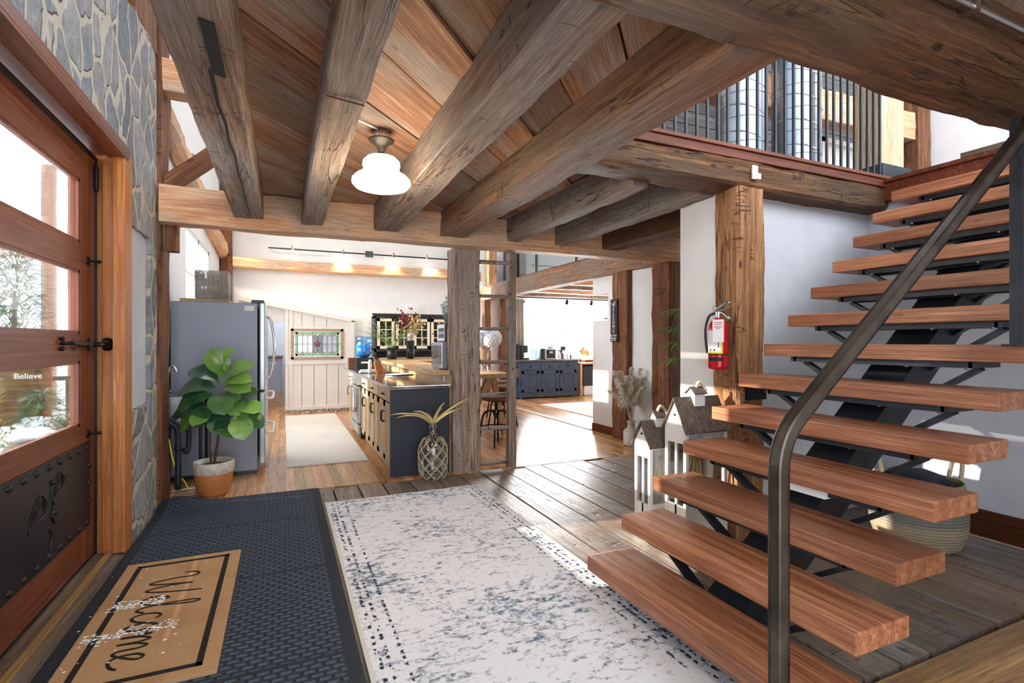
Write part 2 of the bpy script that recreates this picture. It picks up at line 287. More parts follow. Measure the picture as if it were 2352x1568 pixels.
# ---------------- mesh helpers ----------------
class MB:
    def __init__(s): s.v=[]; s.f=[]; s.r=[]; s.t=0.0; s.sm=[]
    def add(s,vs,fs,smooth=False):
        o=len(s.v); s.v+= [Vector(p) for p in vs]
        for f in fs: s.f.append(tuple(i+o for i in f)); s.r.append(s.t); s.sm.append(smooth)
        return s
    def box(s,x0,x1,y0,y1,z0,z1):
        return s.add([(x0,y0,z0),(x1,y0,z0),(x1,y1,z0),(x0,y1,z0),(x0,y0,z1),(x1,y0,z1),(x1,y1,z1),(x0,y1,z1)],
            [(0,3,2,1),(4,5,6,7),(0,1,5,4),(1,2,6,5),(2,3,7,6),(3,0,4,7)])
    def bbox(s,x0,x1,y0,y1,z0,z1,b=.004):
        bm=bmesh.new(); bmesh.ops.create_cube(bm,size=1)
        bmesh.ops.scale(bm,vec=(x1-x0,y1-y0,z1-z0),verts=bm.verts); bmesh.ops.translate(bm,vec=((x0+x1)/2,(y0+y1)/2,(z0+z1)/2),verts=bm.verts)
        bmesh.ops.bevel(bm,geom=bm.edges[:],offset=min(b,.45*min(x1-x0,y1-y0,z1-z0)),segments=2,affect='EDGES',profile=.6)
        bm.verts.index_update(); s.add([v.co.copy() for v in bm.verts],[tuple(v.index for v in f.verts) for f in bm.faces]); bm.free(); return s
    def prism(s,poly,d,off):
        """poly: 3-D points, d: extrusion vector"""
        n=len(poly); d=Vector(d); o=Vector(off); a=[Vector(p)+o for p in poly]; b=[p+d for p in a]
        return s.add(a+b,[tuple(range(n))[::-1],tuple(range(n,2*n))]+[(i,(i+1)%n,n+(i+1)%n,n+i) for i in range(n)])
    def bar(s,p0,p1,w,h,up=(0,0,1)):
        p0=Vector(p0);p1=Vector(p1); d=(p1-p0).normalized(); u=Vector(up); sx=d.cross(u)
        if sx.length<1e-4: sx=d.cross(Vector((0,1,0)))
        sx.normalize(); u=sx.cross(d); a=sx*w/2; b=u*h/2
        vs=[p+q for p in(p0,p1) for q in(-a-b,a-b,a+b,-a+b)]
        return s.add(vs,[(3,2,1,0),(4,5,6,7),(0,1,5,4),(1,2,6,5),(2,3,7,6),(3,0,4,7)])
    def lathe(s,prof,c,n=24,axis=(0,0,1),sm=True):
        c=Vector(c); q=Vector((0,0,1)).rotation_difference(Vector(axis)); vs=[]
        for r,z in prof:
            for i in range(n): a=2*PI*i/n; vs.append(c+q@Vector((r*math.cos(a),r*math.sin(a),z)))
        fs=[]
        for j in range(len(prof)-1):
            for i in range(n): k=(i+1)%n; fs.append((j*n+i,j*n+k,(j+1)*n+k,(j+1)*n+i))
        s.add(vs,fs,sm)
        if prof[0][0]>1e-4: s.add(vs[:n],[tuple(range(n))[::-1]])
        if prof[-1][0]>1e-4: s.add(vs[-n:],[tuple(range(n))])
        return s
    def cyl(s,p0,p1,r,n=16,r1=None):
        p0=Vector(p0);d=Vector(p1)-p0; return s.lathe([(r,0),(r if r1 is None else r1,d.length)],p0,n,d.normalized())
    def tube(s,pts,r,n=8,closed=False,rf=None):
        P=[Vector(p) for p in pts]; m=len(P); vs=[]; pu=None
        for i,p in enumerate(P):
            if closed: t=P[(i+1)%m]-P[i-1]
            else: t=P[min(i+1,m-1)]-P[max(i-1,0)]
            t.normalize()
            if pu is None: pu=t.orthogonal()
            pu=(pu-t*pu.dot(t)).normalized(); b=t.cross(pu); rr=r*(rf(i/(m-1)) if rf else 1)
            for k in range(n): a=2*PI*k/n; vs.append(p+(pu*math.cos(a)+b*math.sin(a))*rr)
        fs=[]
        for i in range(m if closed else m-1):
            j=(i+1)%m
            for k in range(n): l=(k+1)%n; fs.append((i*n+k,i*n+l,j*n+l,j*n+k))
        if not closed: fs+= [tuple(range(n))[::-1],tuple(range((m-1)*n,m*n))]
        return s.add(vs,fs,True)
    def ball(s,c,r,n=8,sc=(1,1,1),jit=0):
        c=Vector(c); pr=[]; vs=[]; m=max(4,n//2+1)
        for j in range(m+1):
            ph=PI*j/m
            for i in range(n):
                a=2*PI*i/n; q=Vector((math.sin(ph)*math.cos(a),math.sin(ph)*math.sin(a),-math.cos(ph)))
                k=r*(1+jit*noise.noise(q*2.3+c*3)); vs.append(c+Vector((q.x*sc[0],q.y*sc[1],q.z*sc[2]))*k)
        return s.add(vs,[(j*n+i,j*n+(i+1)%n,(j+1)*n+(i+1)%n,(j+1)*n+i) for j in range(m) for i in range(n)],True)
    def xf(s,mat):
        s.v=[mat@v for v in s.v]; return s
    def build(s,name,mat,parent=None,label=None,cat=None,group=None,kind=None,origin=None,rot=None):
        if parent is not None: org=Vector(parent.get('_w',(0,0,0)))
        elif origin is not None: org=Vector(origin)
        else:
            xs=[v.x for v in s.v]; ys=[v.y for v in s.v]; zs=[v.z for v in s.v]; org=Vector(((min(xs)+max(xs))/2,(min(ys)+max(ys))/2,min(zs)))
        me=bpy.data.meshes.new(name); me.from_pydata([tuple(v-org) for v in s.v],[],s.f); me.materials.append(M[mat] if isinstance(mat,str) else mat)
        at=me.attributes.new('rnd','FLOAT','FACE')
        for i,x in enumerate(s.r): at.data[i].value=x
        for p,q in zip(me.polygons,s.sm): p.use_smooth=q
        o=bpy.data.objects.new(name,me); COL.objects.link(o)
        if parent is not None: o.parent=parent; o['_w']=tuple(org)
        else: o.location=org; o['_w']=tuple(org)
        tag(o,label,cat,group,kind); return o
def tag(o,label=None,cat=None,group=None,kind=None):
    if label: o['label']=label
    if cat: o['category']=cat
    if group: o['group']=group
    if kind: o['kind']=kind
    return o
def thing(name,label,cat,loc,group=None):
    o=bpy.data.objects.new(name,None); COL.objects.link(o); o.location=loc; o.empty_display_size=.1; o['_w']=tuple(loc); return tag(o,label,cat,group)
def struct(mb,name,mat): return mb.build(name,mat,kind='structure')
def attach(o,p):
    o.parent=p; o.matrix_parent_inverse=Matrix.LocRotScale(p.location,p.rotation_euler,None).inverted()
    for k in('label','category','group'):
        if k in o and k!='label': del o[k]
def copytree(o,loc,label=None):
    c=o.copy(); COL.objects.link(c); c.location=loc
    if label: c['label']=label
    for ch in list(o.children):
        d=ch.copy(); COL.objects.link(d); d.parent=c
        for g in ch.children: e=g.copy(); COL.objects.link(e); e.parent=d
    return c
def slab(mb,ax,c0,c1,a0,a1,b0,b1,holes=()):
    """wall slab with rectangular holes. ax 'x': thickness along X, a=Y, b=Z; 'y': thickness along Y, a=X, b=Z; 'z': a=X, b=Y"""
    A=sorted({a0,a1}|{max(a0,min(a1,h[i])) for h in holes for i in(0,1)}); B=sorted({b0,b1}|{max(b0,min(b1,h[i])) for h in holes for i in(2,3)})
    for i in range(len(A)-1):
        for j in range(len(B)-1):
            ca=(A[i]+A[i+1])/2; cb=(B[j]+B[j+1])/2
            if any(h[0]<ca<h[1] and h[2]<cb<h[3] for h in holes): continue
            if ax=='x': mb.box(c0,c1,A[i],A[i+1],B[j],B[j+1])
            elif ax=='y': mb.box(A[i],A[i+1],c0,c1,B[j],B[j+1])
            else: mb.box(A[i],A[i+1],B[j],B[j+1],c0,c1)
    return mb
def timber(name,p0,p1,w,h,mat,amp=.008,label=None,cat='beam',group=None,parent=None,seg=.09,up=(0,0,1),ch=.007,notch=None,wav=.25):
    """hewn timber: local x runs along its length; w across, h along up; p0,p1 centre line"""
    p0=Vector(p0);p1=Vector(p1); d=p1-p0; L=d.length; d.normalize(); u=Vector(up); sx=u.cross(d)
    if sx.length<1e-3: sx=Vector((1,0,0)).cross(d) if abs(d.x)<.9 else Vector((0,1,0))
    sx.normalize(); u=d.cross(sx); n=max(2,int(L/seg)); sd=random.random()*50
    k=4; sec=[]
    W=w/2;H=h/2
    cs=[(-W,-H),(W,-H),(W,H),(-W,H)]
    for i in range(4):
        a=cs[i]; b=cs[(i+1)%4]; ln=math.hypot(b[0]-a[0],b[1]-a[1]); e=ch/ln
        for t in [e]+[j/k for j in range(1,k)]+[1-e]: sec.append((a[0]+(b[0]-a[0])*t,a[1]+(b[1]-a[1])*t))
    m=len(sec); vs=[]
    for i in range(n+1):
        x=L*i/n
        wy=amp*wav*8*noise.noise(Vector((x*.7,sd,1)))*.5; wz=amp*wav*8*noise.noise(Vector((x*.7,sd,7)))*.5
        for (y,z) in sec:
            a=amp*noise.noise(Vector((x*3.1+sd,y*7,z*7)))+amp*.5*noise.noise(Vector((x*9+sd,y*19,z*19)))
            vs.append(Vector((x,y*(1+a/W)+wy,z*(1+a/H)+wz)))
    mb=MB(); mb.add(vs,[(i*m+j,i*m+(j+1)%m,(i+1)*m+(j+1)%m,(i+1)*m+j) for i in range(n) for j in range(m)]+[tuple(range(m))[::-1],tuple(range(n*m,n*m+m))])
    me=bpy.data.meshes.new(name); me.from_pydata([tuple(v) for v in mb.v],[],mb.f); me.materials.append(M[mat]); me.polygons.foreach_set('use_smooth',[True]*len(me.polygons))
    try: me.set_sharp_from_angle(angle=math.radians(26))
    except Exception: pass
    o=bpy.data.objects.new(name,me); COL.objects.link(o)
    R=Matrix((d,sx,u)).transposed()
    at=me.attributes.new('rnd','FLOAT','FACE'); rv=.25+.25*random.random(); at.data.foreach_set('value',[rv]*len(me.polygons))
    org=p0
    if parent is not None: o.parent=parent; org=p0-Vector(parent['_w'])
    o.location=org; o.rotation_euler=R.to_euler(); o['_w']=tuple(p0)
    return tag(o,label,cat if parent is None else None,group)
def clip(poly,x0,x1,y0,y1):
    def cut(P,f,g):
        out=[]
        for i in range(len(P)):
            a=P[i];b=P[(i+1)%len(P)]; fa=f(a);fb=f(b)
            if fa>=0: out.append(a)
            if (fa>=0)!=(fb>=0): t=fa/(fa-fb); out.append((a[0]+(b[0]-a[0])*t,a[1]+(b[1]-a[1])*t))
        return out
    for f in(lambda p:p[0]-x0,lambda p:x1-p[0],lambda p:p[1]-y0,lambda p:y1-p[1]):
        if poly: poly=cut(poly,f,None)
    return poly
def textobj(s,size,mat,loc,rot,name='lettering',parent=None,ext=.0015,font_sx=1,align='CENTER'):
    cu=bpy.data.curves.new(name,'FONT'); cu.body=s; cu.size=size; cu.extrude=ext; cu.align_x=align; cu.align_y='CENTER'; cu.resolution_u=3
    t=bpy.data.objects.new('tmp',cu); COL.objects.link(t); dg=bpy.context.evaluated_depsgraph_get(); me=bpy.data.meshes.new_from_object(t.evaluated_get(dg))
    bpy.data.objects.remove(t); me.materials.clear(); me.materials.append(M[mat]); me.name=name
    o=bpy.data.objects.new(name,me); COL.objects.link(o); o.scale=(font_sx,1,1)
    if parent is not None: o.parent=parent; loc=Vector(loc)-Vector(parent['_w'])
    o.location=loc; o.rotation_euler=rot; return o
def spline(pts,n=8):
    P=[Vector(p) for p in pts]; out=[]
    for i in range(len(P)-1):
        a=P[max(i-1,0)];b=P[i];c=P[i+1];d=P[min(i+2,len(P)-1)]
        for k in range(n):
            t=k/n; out.append(.5*((2*b)+(c-a)*t+(2*a-5*b+4*c-d)*t*t+(3*b-a-3*c+d)*t**3))
    out.append(P[-1]); return out
#PARTS
# ---------------- setting: floors ----------------
def planks(mb,x0,x1,y0,y1,z0,z1,wd,gap,along='y',jit=.3,ln=0,wob=0):
    a0,a1,b0,b1=(x0,x1,y0,y1) if along=='y' else (y0,y1,x0,x1)
    a=a0
    while a<a1-.01:
        wv=wd*(1+jit*(random.random()-.5)); e=min(a+wv,a1)
        b=b0+0; 
        while b<b1-.01:
            L=(ln*(.6+.8*random.random())) if ln else b1-b0; f=min(b+L,b1)
            if f>b1-.25: f=b1
            mb.t=random.random(); ff=f+(wob*(random.random()-.5) if f==b1 else 0); dz=random.random()*.3*gap
            if along=='y': mb.box(a+gap/2,e-gap/2,b,ff-.001,z0,z1-dz)
            else: mb.box(b,ff-.001,a+gap/2,e-gap/2,z0,z1-dz)
            b=f
        a=e
    mb.t=0; return mb
mb=MB(); planks(mb,-1.1,3.70,1.34,5.10,-.05,0,.255,.015,'y',.35,0,.09); planks(mb,3.70,4.48,1.34,4.72,-.05,0,.255,.012,'y',.2); struct(mb,'floor','floor_rustic')
mb=MB(); mb.box(-1.3,9.0,-2.5,12.9,-.09,-.051); struct(mb,'floor','post_brown')
mb=MB(); planks(mb,-1.3,9,5.14,12.9,-.05,0,.083,.0015,'y',.1,1.6); planks(mb,3.715,4.5,4.77,5.13,-.05,.0,.083,.0015,'x',.1,.6); struct(mb,'floor','floor_hard')
mb=MB(); planks(mb,-1.1,4.6,-2.5,1.20,-.05,.004,.13,.0015,'x',.1,1.7); mb.t=.2; mb.box(-1.1,4.6,1.2,1.30,-.05,.006); struct(mb,'floor','floor_oak')
# oak edge of the raised corner by the white wall
mb=MB(); mb.bbox(3.68,3.715,4.72,5.30,-.03,.012); mb.bbox(3.68,4.3,4.72,4.765,-.03,.012); struct(mb,'trim_1','oak')
mb=MB(); mb.bbox(4.34,4.40,6.8,11.4,0,.012); struct(mb,'trim_2','oak')
# ---------------- setting: ceiling of diagonal planks ----------------
ang=math.radians(46.4); dx,dy=math.cos(ang),math.sin(ang)
mb=MB(); a=-7.0
while a<4.5:
    wv=random.uniform(.25,.42); q=[(-8,a+.006),(12,a+.006),(12,a+wv-.006),(-8,a+wv-.006)]
    pw=[(x*dx-y*dy,x*dy+y*dx) for x,y in q]; mb.t=random.random(); z=2.646+random.random()*.018
    for R in((-.39,1.69,1.34,5.12),(1.69,4.5,2.62,5.12),(-.39,4.6,-1.0,1.34)):
        c=clip(pw,*R)
        if len(c)>2: mb.prism([(x,y,z) for x,y in c],(0,0,.035),(0,0,0))
    a+=wv
org=(2,3,2.648); rm=Matrix.Rotation(-ang,3,'Z')
for i,v in enumerate(mb.v): mb.v[i]=rm@(v-Vector(org))+Vector(org)
o=mb.build('ceiling','ceil',kind='structure',origin=org); o.rotation_euler=(0,0,ang)
mb=MB(); mb.box(-.39,1.69,1.1,5.12,2.69,2.70); mb.box(1.69,4.5,2.62,5.12,2.69,2.70); mb.box(-.39,4.6,-1,1.1,2.69,2.70); struct(mb,'ceiling','post_brown')
# living room ceiling beyond the wall line
mb=MB(); mb.box(4.5,9,5.2,11.9,2.62,2.70); struct(mb,'ceiling','white')
# ---------------- setting: walls ----------------
# stone wall: rough top edge, door opening, painted niche
mb=MB(); slab(mb,'x',-1.14,-.945,-1.5,4.98,0,3.60,[(2.0,4.205,-.1,2.625),(4.25,4.82,.885,2.17)])
tp=[(-1.5,3.6),(4.0,3.60),(4.15,3.62),(4.4,3.70),(4.55,3.69),(4.75,3.73),(4.98,3.70),(4.98,3.60)]
mb.prism([(-1.14,y,z) for y,z in tp],(.195,0,0),(0,0,0))
ed=[(4.98,0),(5.05,0),(5.04,.3),(5.06,.7),(5.03,1.1),(5.055,1.5),(5.03,2.0),(5.05,2.4),(5.035,2.9),(5.05,3.4),(4.98,3.7)]
mb.prism([(-1.14,y,z) for y,z in ed],(.195,0,0),(0,0,0)); struct(mb,'wall_left','stone')
mb=MB(); mb.prism([(-.972,4.25,.885),(-.972,4.80,.90),(-.972,4.82,2.15),(-.972,4.76,2.16),(-.972,4.66,2.17),(-.972,4.40,2.17),(-.972,4.26,2.17)],(-.06,0,0),(0,0,0)); struct(mb,'trim_3','bluegrey')
mb=MB(); slab(mb,'x',-1.25,-1.145,-1.5,5.42,3.55,6.2,[]); slab(mb,'x',-1.15,-1.05,5.42,10.85,0,6.2,[(7.15,9.3,1.25,2.76)]); struct(mb,'wall_left','white')
mb=MB(); slab(mb,'y',10.85,10.95,-1.15,4.0,0,6.2,[(-.72,1.2,0,1.75)]); struct(mb,'wall_back','white')
mb=MB(); slab(mb,'y',11.6,11.7,4.0,9,0,2.62,[(5.46,8.0,.88,2.39)]); struct(mb,'wall_back','white')
mb=MB(); mb.box(8.9,9.0,5.3,11.6,0,2.62); struct(mb,'wall_right','white')
mb=MB(); slab(mb,'z',6.2,6.3,-1.25,6.7,5.2,12.8,[(.6,3.4,6.6,9.2)]); struct(mb,'ceiling','white')  # unseen roof slab added to dim the kitchen, hole lets some sky light in
mb=MB(); slab(mb,'z',6.2,6.3,-1.25,12,-1.0,5.2,[(4.2,7.0,.6,3.6)]); struct(mb,'ceiling','white')  # unseen roof slab added to cut top light on stairs, holed over the loft
mb=MB(); mb.box(1.6,4.6,-1.6,-1.5,0,2.65); mb.box(4.5,4.6,-1.6,-1.0,0,2.65); struct(mb,'wall_front','white')  # unseen wall added behind the camera to darken the area behind the stairs
mb=MB(); mb.box(4.0,9.2,11.72,11.82,2.62,6.2); mb.box(9.1,9.2,6.0,11.72,2.62,6.2); struct(mb,'wall_upper','paleupper')
# laundry nook behind the panelled screen
mb=MB(); mb.box(-1.15,1.3,12.7,12.8,0,3); mb.box(1.2,1.3,10.95,12.7,0,3); mb.box(-1.15,-1.05,10.95,12.7,0,3); struct(mb,'wall_back','bluegrey')
# right wall behind the stairs, closet return under the loft, white corner wall
mb=MB(); mb.box(4.5,4.6,-1.0,4.9,0,2.62); struct(mb,'wall_right','bluegrey')
mb=MB(); mb.box(3.08,4.5,2.75,2.85,0,2.5); struct(mb,'wall_front','bluegrey')
mb=MB(); mb.box(2.87,2.97,2.82,3.19,0,2.50); mb.box(2.97,4.5,3.09,3.19,0,2.5); struct(mb,'wall_front','white')
mb=MB(); mb.box(4.482,4.5,-1.0,2.75,0,.19); struct(mb,'baseboard_right','stain_board')
mb=MB(); mb.box(4.36,4.38,5.29,6.79,0,.12); struct(mb,'baseboard_right','trimred')
mb=MB(); slab(mb,'x',4.38,4.5,5.29,6.79,0,2.34,[(6.38,6.8,1.685,2.085)]); struct(mb,'wall_right','white')
mb=MB(); mb.box(4.6,8.9,5.2,5.3,0,2.62); struct(mb,'wall_front','white')
# upper storey: white walls of the loft
mb=MB(); mb.box(7.6,7.7,-1.0,3.95,2.70,6); struct(mb,'wall_right','white')
mb=MB(); mb.box(4.5,12,-1.0,5.2,2.62,2.70); struct(mb,'floor','post_brown')
# ---------------- windows of the kitchen and living room ----------------
mb=MB()
for a,b,c,d in((7.15,7.21,1.25,2.76),(9.24,9.3,1.25,2.76),(8.19,8.26,1.25,2.76),(7.15,9.3,1.25,1.31),(7.15,9.3,2.70,2.76),(7.15,9.3,2.2,2.23)): mb.box(-1.12,-1.06,a,b,c,d)
o=struct(mb,'window_1','trimwhite'); mb=MB(); mb.box(-1.10,-1.095,7.2,9.25,1.3,2.71); mb.build('pane','glass',o)
mb=MB()
for a,b,c,d in((5.46,5.52,.88,2.39),(7.94,8.0,.88,2.39),(6.70,6.76,.88,2.39),(5.46,8.0,.88,.94),(5.46,8.0,2.33,2.39)): mb.box(a,b,11.62,11.68,c,d)
o=struct(mb,'window_2','trimwhite'); mb=MB(); mb.box(5.5,7.96,11.655,11.66,.93,2.34); mb.build('pane','glass',o)
mb=MB(); mb.box(5.3,8.2,11.56,11.6,.80,.885); mb.box(6.8,8.4,11.57,11.6,.0,.80); struct(mb,'trim_4','trimred')
# ---------------- timbers ----------------
J=[(-.27,.225,2.56,'beam_grey','front'),(.245,.175,2.545,'beam_grey',''),(.90,.225,2.555,'beam_grey',''),(1.56,.255,2.54,'beam_brown',''),(2.215,.13,2.535,'beam_grey',''),(2.79,.15,2.535,'beam_grey',''),(3.445,.22,2.53,'beam_dark','')]
JL=['hewn ceiling joist with an open mortise, leftmost, over the black floor mat','grey ceiling joist with a rusty nail line, between the mortised joist and the ceiling lamp','grey ceiling joist immediately right of the glass ceiling lamp','broad brown joist forming the near edge of the stairwell opening','slim joist under the loft edge, first to the right of the broad brown joist','joist meeting the loft beam just left of the post with the fire extinguisher','short dark joist disappearing behind the white wall corner']
for i,(x,wd,zc,mt,_) in enumerate(J):
    y0=1.30 if i<4 else 2.84; y1=4.985 if i!=0 else 4.97
    if i==6: y0=3.2
    h=.24; timber('ceiling_joist',(x,y0,2.42+h/2),(x,y1,2.42+h/2),wd,h,mt,.008,JL[i],'beam','ceiling joists over the entrance')
# mortise and long check in the first joist, nail line in the second
jo=bpy.data.objects['ceiling_joist']
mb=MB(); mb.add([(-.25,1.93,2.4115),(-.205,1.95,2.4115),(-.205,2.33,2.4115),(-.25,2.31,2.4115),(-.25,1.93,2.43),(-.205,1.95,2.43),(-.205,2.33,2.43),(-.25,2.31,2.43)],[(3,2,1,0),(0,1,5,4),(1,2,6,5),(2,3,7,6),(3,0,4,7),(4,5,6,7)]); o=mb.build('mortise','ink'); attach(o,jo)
mb=MB(); pts=[(-.255,2.28),(-.258,2.45),(-.262,2.62),(-.25,2.8),(-.258,3.05),(-.247,3.3),(-.255,3.6),(-.248,3.9),(-.254,4.2),(-.25,4.6),(-.247,4.85)]
for i in range(len(pts)-1):
    w0=.008*(1-i/11);w1=.008*(1-(i+1)/11); a=pts[i];b=pts[i+1]; mb.add([(a[0]-w0,a[1],2.412),(a[0]+w0,a[1],2.412),(b[0]+w1,b[1],2.412),(b[0]-w1,b[1],2.412),(a[0]-w0,a[1],2.43),(a[0]+w0,a[1],2.43),(b[0]+w1,b[1],2.43),(b[0]-w1,b[1],2.43)],[(3,2,1,0),(4,5,6,7),(1,2,6,5),(3,0,4,7)])
o=mb.build('drying_crack','ink'); attach(o,jo)
mb=MB(); mb.cyl((.168,2.325,2.415),(.330,2.36,2.415),.004,6); mb.build('rusty_rod','trimred',None,'thin rusty iron rod across the underside of the second joist','rod')
timber('header_beam',(-.92,5.07,2.495),(4.50,5.07,2.495),.19,.31,'beam_honey',.010,'long honey-coloured beam carrying the joist ends above the kitchen entrance','beam',wav=.2)
timber('entrance_beam',(-.95,1.205,2.55),(4.48,1.205,2.55),.31,.29,'beam_dark',.012,'massive dark hewn beam crossing the top of the view above the stairs','beam',seg=.06,ch=.02)
timber('loft_beam',(1.66,2.715,2.53),(4.49,2.715,2.53),.24,.19,'beam_loft',.014,'dark hewn beam under the loft railing with a white hook plate','beam',seg=.06,ch=.02)
timber('stone_wall_post',(-1.0,5.235,0),(-1.0,5.235,6.0),.17,.34,'post_brown',.012,'dark reddish post at the end of the stone wall','post',up=(0,1,0))
timber('upper_stud',(-1.02,4.73,3.70),(-1.02,4.73,6.0),.15,.6,'post_brown',.01,'wide dark upright timber rising above the stone wall','post',up=(0,1,0))
timber('tie_beam',(-.93,5.2,3.60),(4.3,5.2,3.60),.2,.27,'beam_honey',.012,'tan tie beam seen in the gap left of the mortised joist','beam')
timber('brace',(-.93,5.2,2.66),(-.1,5.2,3.42),.12,.13,'post_brown',.006,'diagonal timber brace rising from the left end of the honey beam','brace')
timber('corbel',(-.845,5.12,2.12),(-.845,5.12,2.345),.09,.1,'post_brown',.004,'small wooden corbel block beneath the left end of the honey beam','block',up=(0,1,0))
timber('grey_post',(1.775,5.28,0),(1.775,5.28,2.345),.30,.24,'post_grey',.010,'silvery weathered post beside the kitchen island','post',up=(0,1,0),seg=.05,ch=.018)
timber('stair_post',(2.972,2.715,0),(2.972,2.715,2.44),.255,.23,'post_honey',.012,'honey hewn post holding the red fire extinguisher','post',up=(0,1,0),seg=.05,ch=.018)
timber('welcome_post',(4.35,5.995,0),(4.35,5.995,2.34),.10,.35,'post_brown',.010,'dark post in the white wall carrying the welcome sign','post',up=(0,1,0))
timber('corner_post',(4.40,5.13,0),(4.40,5.13,2.35),.22,.32,'post_brown',.010,'dark post under the right end of the honey beam behind the leafy plant','post',up=(0,1,0))
timber('wall_plate_beam',(4.42,5.0,2.495),(4.42,11.6,2.495),.22,.31,'beam_brown',.010,'brown beam running back below the glass loft railing','beam')
timber('kitchen_wall_beam',(-.84,10.76,2.81),(4.0,10.76,2.81),.18,.20,'beam_honey',.014,'wavy tan beam across the back kitchen wall under the track lights','beam',seg=.12,ch=.03)
timber('kitchen_corner_post',(-.94,10.745,0),(-.94,10.745,6),.17,.17,'post_brown',.01,'dark post in the far left corner of the kitchen','post',up=(0,1,0))
timber('kitchen_log',(-1.0,5.45,3.42),(-1.0,10.7,2.98),.16,.24,'beam_honey',.03,'rough tan log sloping along the kitchen side wall above the window','log',ch=.05)
timber('far_post',(4.40,11.42,0),(4.40,11.42,2.34),.16,.16,'post_brown',.01,'dark post in the far living room corner, left one of two','post',up=(0,1,0))
timber('far_crooked_post',(4.86,11.48,0),(4.86,11.48,2.6),.17,.17,'post_brown',.03,'crooked dark post in the far living room, right one of two','post',up=(0,1,0),ch=.04)
for i in range(7):
    y=6.1+.8*i; timber('living_room_joist',(4.54,y,2.52),(8.86,y,2.52),.14,.16,'beam_honey' if i%2 else 'beam_grey',.01,['pale joist of the living room ceiling, %s'%t for t in('nearest the white wall','second from the white wall','third from the white wall','middle one','third from the far window','second from the far window','nearest the far window')][i],'beam','living room ceiling joists')
# trim board along the loft edge
mb=MB(); mb.bbox(1.70,4.50,2.585,2.66,2.615,2.675); mb.bbox(1.70,4.50,2.57,2.68,2.675,2.70); struct(mb,'trim_5','trimred')
mb=MB(); mb.bbox(4.44,4.52,1.30,2.70,2.50,2.645); mb.bbox(4.42,4.56,1.30,2.70,2.645,2.67); struct(mb,'trim_6','trimred')
# ---------------- entrance door ----------------
d=MB(); Y0,Y1,YG0,YG1=2.10,4.10,2.82,3.85
d.box(-1.15,-1.10,YG1,Y1,.03,2.525); d.box(-1.15,-1.10,Y0,YG0,.03,2.525)
door=d.build('door_1','door_woodz',kind='structure')
d=MB()
for z0,z1 in((2.335,2.525),(1.795,1.955),(1.255,1.415),(.755,.865),(.03,.235)): d.box(-1.148,-1.102,YG0,YG1,z0,z1)
d.build('rail','door_wood',door)
for z0,z1 in((1.955,2.335),(1.415,1.795),(.865,1.255)):
    g=MB(); g.box(-1.128,-1.122,YG0,YG1,z0,z1); gl=g.build('window_pane','glass',door)
    g=MB()
    for a in((YG1-.018,YG1,z0,z1),(YG0,YG0+.018,z0,z1),(YG0,YG1,z0,z0+.018),(YG0,YG1,z1-.018,z1)): g.box(-1.121,-1.106,a[0],a[1],a[2],a[3])
    g.build('glazing_bead','door_woodz',gl)
g=MB(); g.bbox(-1.103,-1.094,2.40,3.995,.236,.757,.002); pl=g.build('metal_panel','plate',door)
def stud(y,z): 
    g=MB(); g.lathe([(.018,0),(.016,.006),(.009,.011),(0,.013)],(-1.094,y,z),12,(1,0,0)); g.build('stud','blackp',pl)
for y in(3.93,3.79,3.65,3.51,3.37,3.23,3.09,2.95,2.81,2.67,2.53): stud(y,.725); stud(y,.268)
for z in(.61,.50,.39): stud(3.965,z)
# relief ornament
g=MB(); z0=.50
def lf(cy,cz,s,fl=1):
    for k,(w,o) in enumerate(((1,.0),(.75,.02),(.5,.04))):
        pts=[(-1.092,cy+fl*s*w*a,cz+s*w*b-o*s*2) for a,b in((-1,-.5),(-.75,.1),(-.2,.55),(.1,.5),(.45,.2),(.9,.25),(.5,-.1),(.1,-.25),(-.4,-.3))]
        g.tube(spline(pts+[pts[0]],5),.0035,6)
lf(3.28,.53,.14,1); lf(3.52,.60,.12,1)
g.tube(spline([(-1.092,3.44,.42),(-1.092,3.41,.46),(-1.092,3.43,.52),(-1.092,3.40,.56),(-1.092,3.41,.63)],6),.006,6); g.ball((-1.09,3.41,.64),.014); g.ball((-1.09,3.43,.48),.016)
g.tube(spline([(-1.092,3.38,.30),(-1.092,3.40,.36),(-1.092,3.38,.41)],6),.004,6)
g.build('relief_ornament','blackp',pl)
h=MB(); h.tube(spline([(-1.095,3.535,1.36),(-1.06,3.54,1.362),(-1.045,3.6,1.357),(-1.045,3.72,1.355),(-1.05,3.78,1.355)],6),.011,8); h.ball((-1.09,3.535,1.385),.013); h.ball((-1.09,3.535,1.33),.013)
h.lathe([(.038,0),(.038,.008),(.02,.014)],(-1.05,3.80,1.352),20,(1,0,0)); h.cyl((-1.10,3.80,1.352),(-1.05,3.80,1.352),.014)
hd=h.build('door_handle','black',door)
h=MB(); h.lathe([(.042,0),(.042,.01),(.02,.018)],(-1.02,4.03,1.352),20,(1,-.6,0)); h.tube([(-1.05,3.82,1.352),(-1.03,3.93,1.352),(-1.02,4.02,1.352)],.016,8); h.build('latch_ring','black',door)
for z in(1.866,.80):
    h=MB(); h.lathe([(.028,0),(.026,.006),(.01,.012)],(-1.10,3.97,z),16,(1,0,0)); h.cyl((-1.09,3.97,z),(-1.05,3.99,z),.007); h.ball((-1.048,3.99,z),.012); h.build('thumb_latch','black',door)
h=MB(); h.box(-1.10,-1.085,4.06,4.108,2.33,2.48); h.cyl((-1.085,4.075,2.33),(-1.085,4.075,2.48),.012); h.build('hinge','black',door)
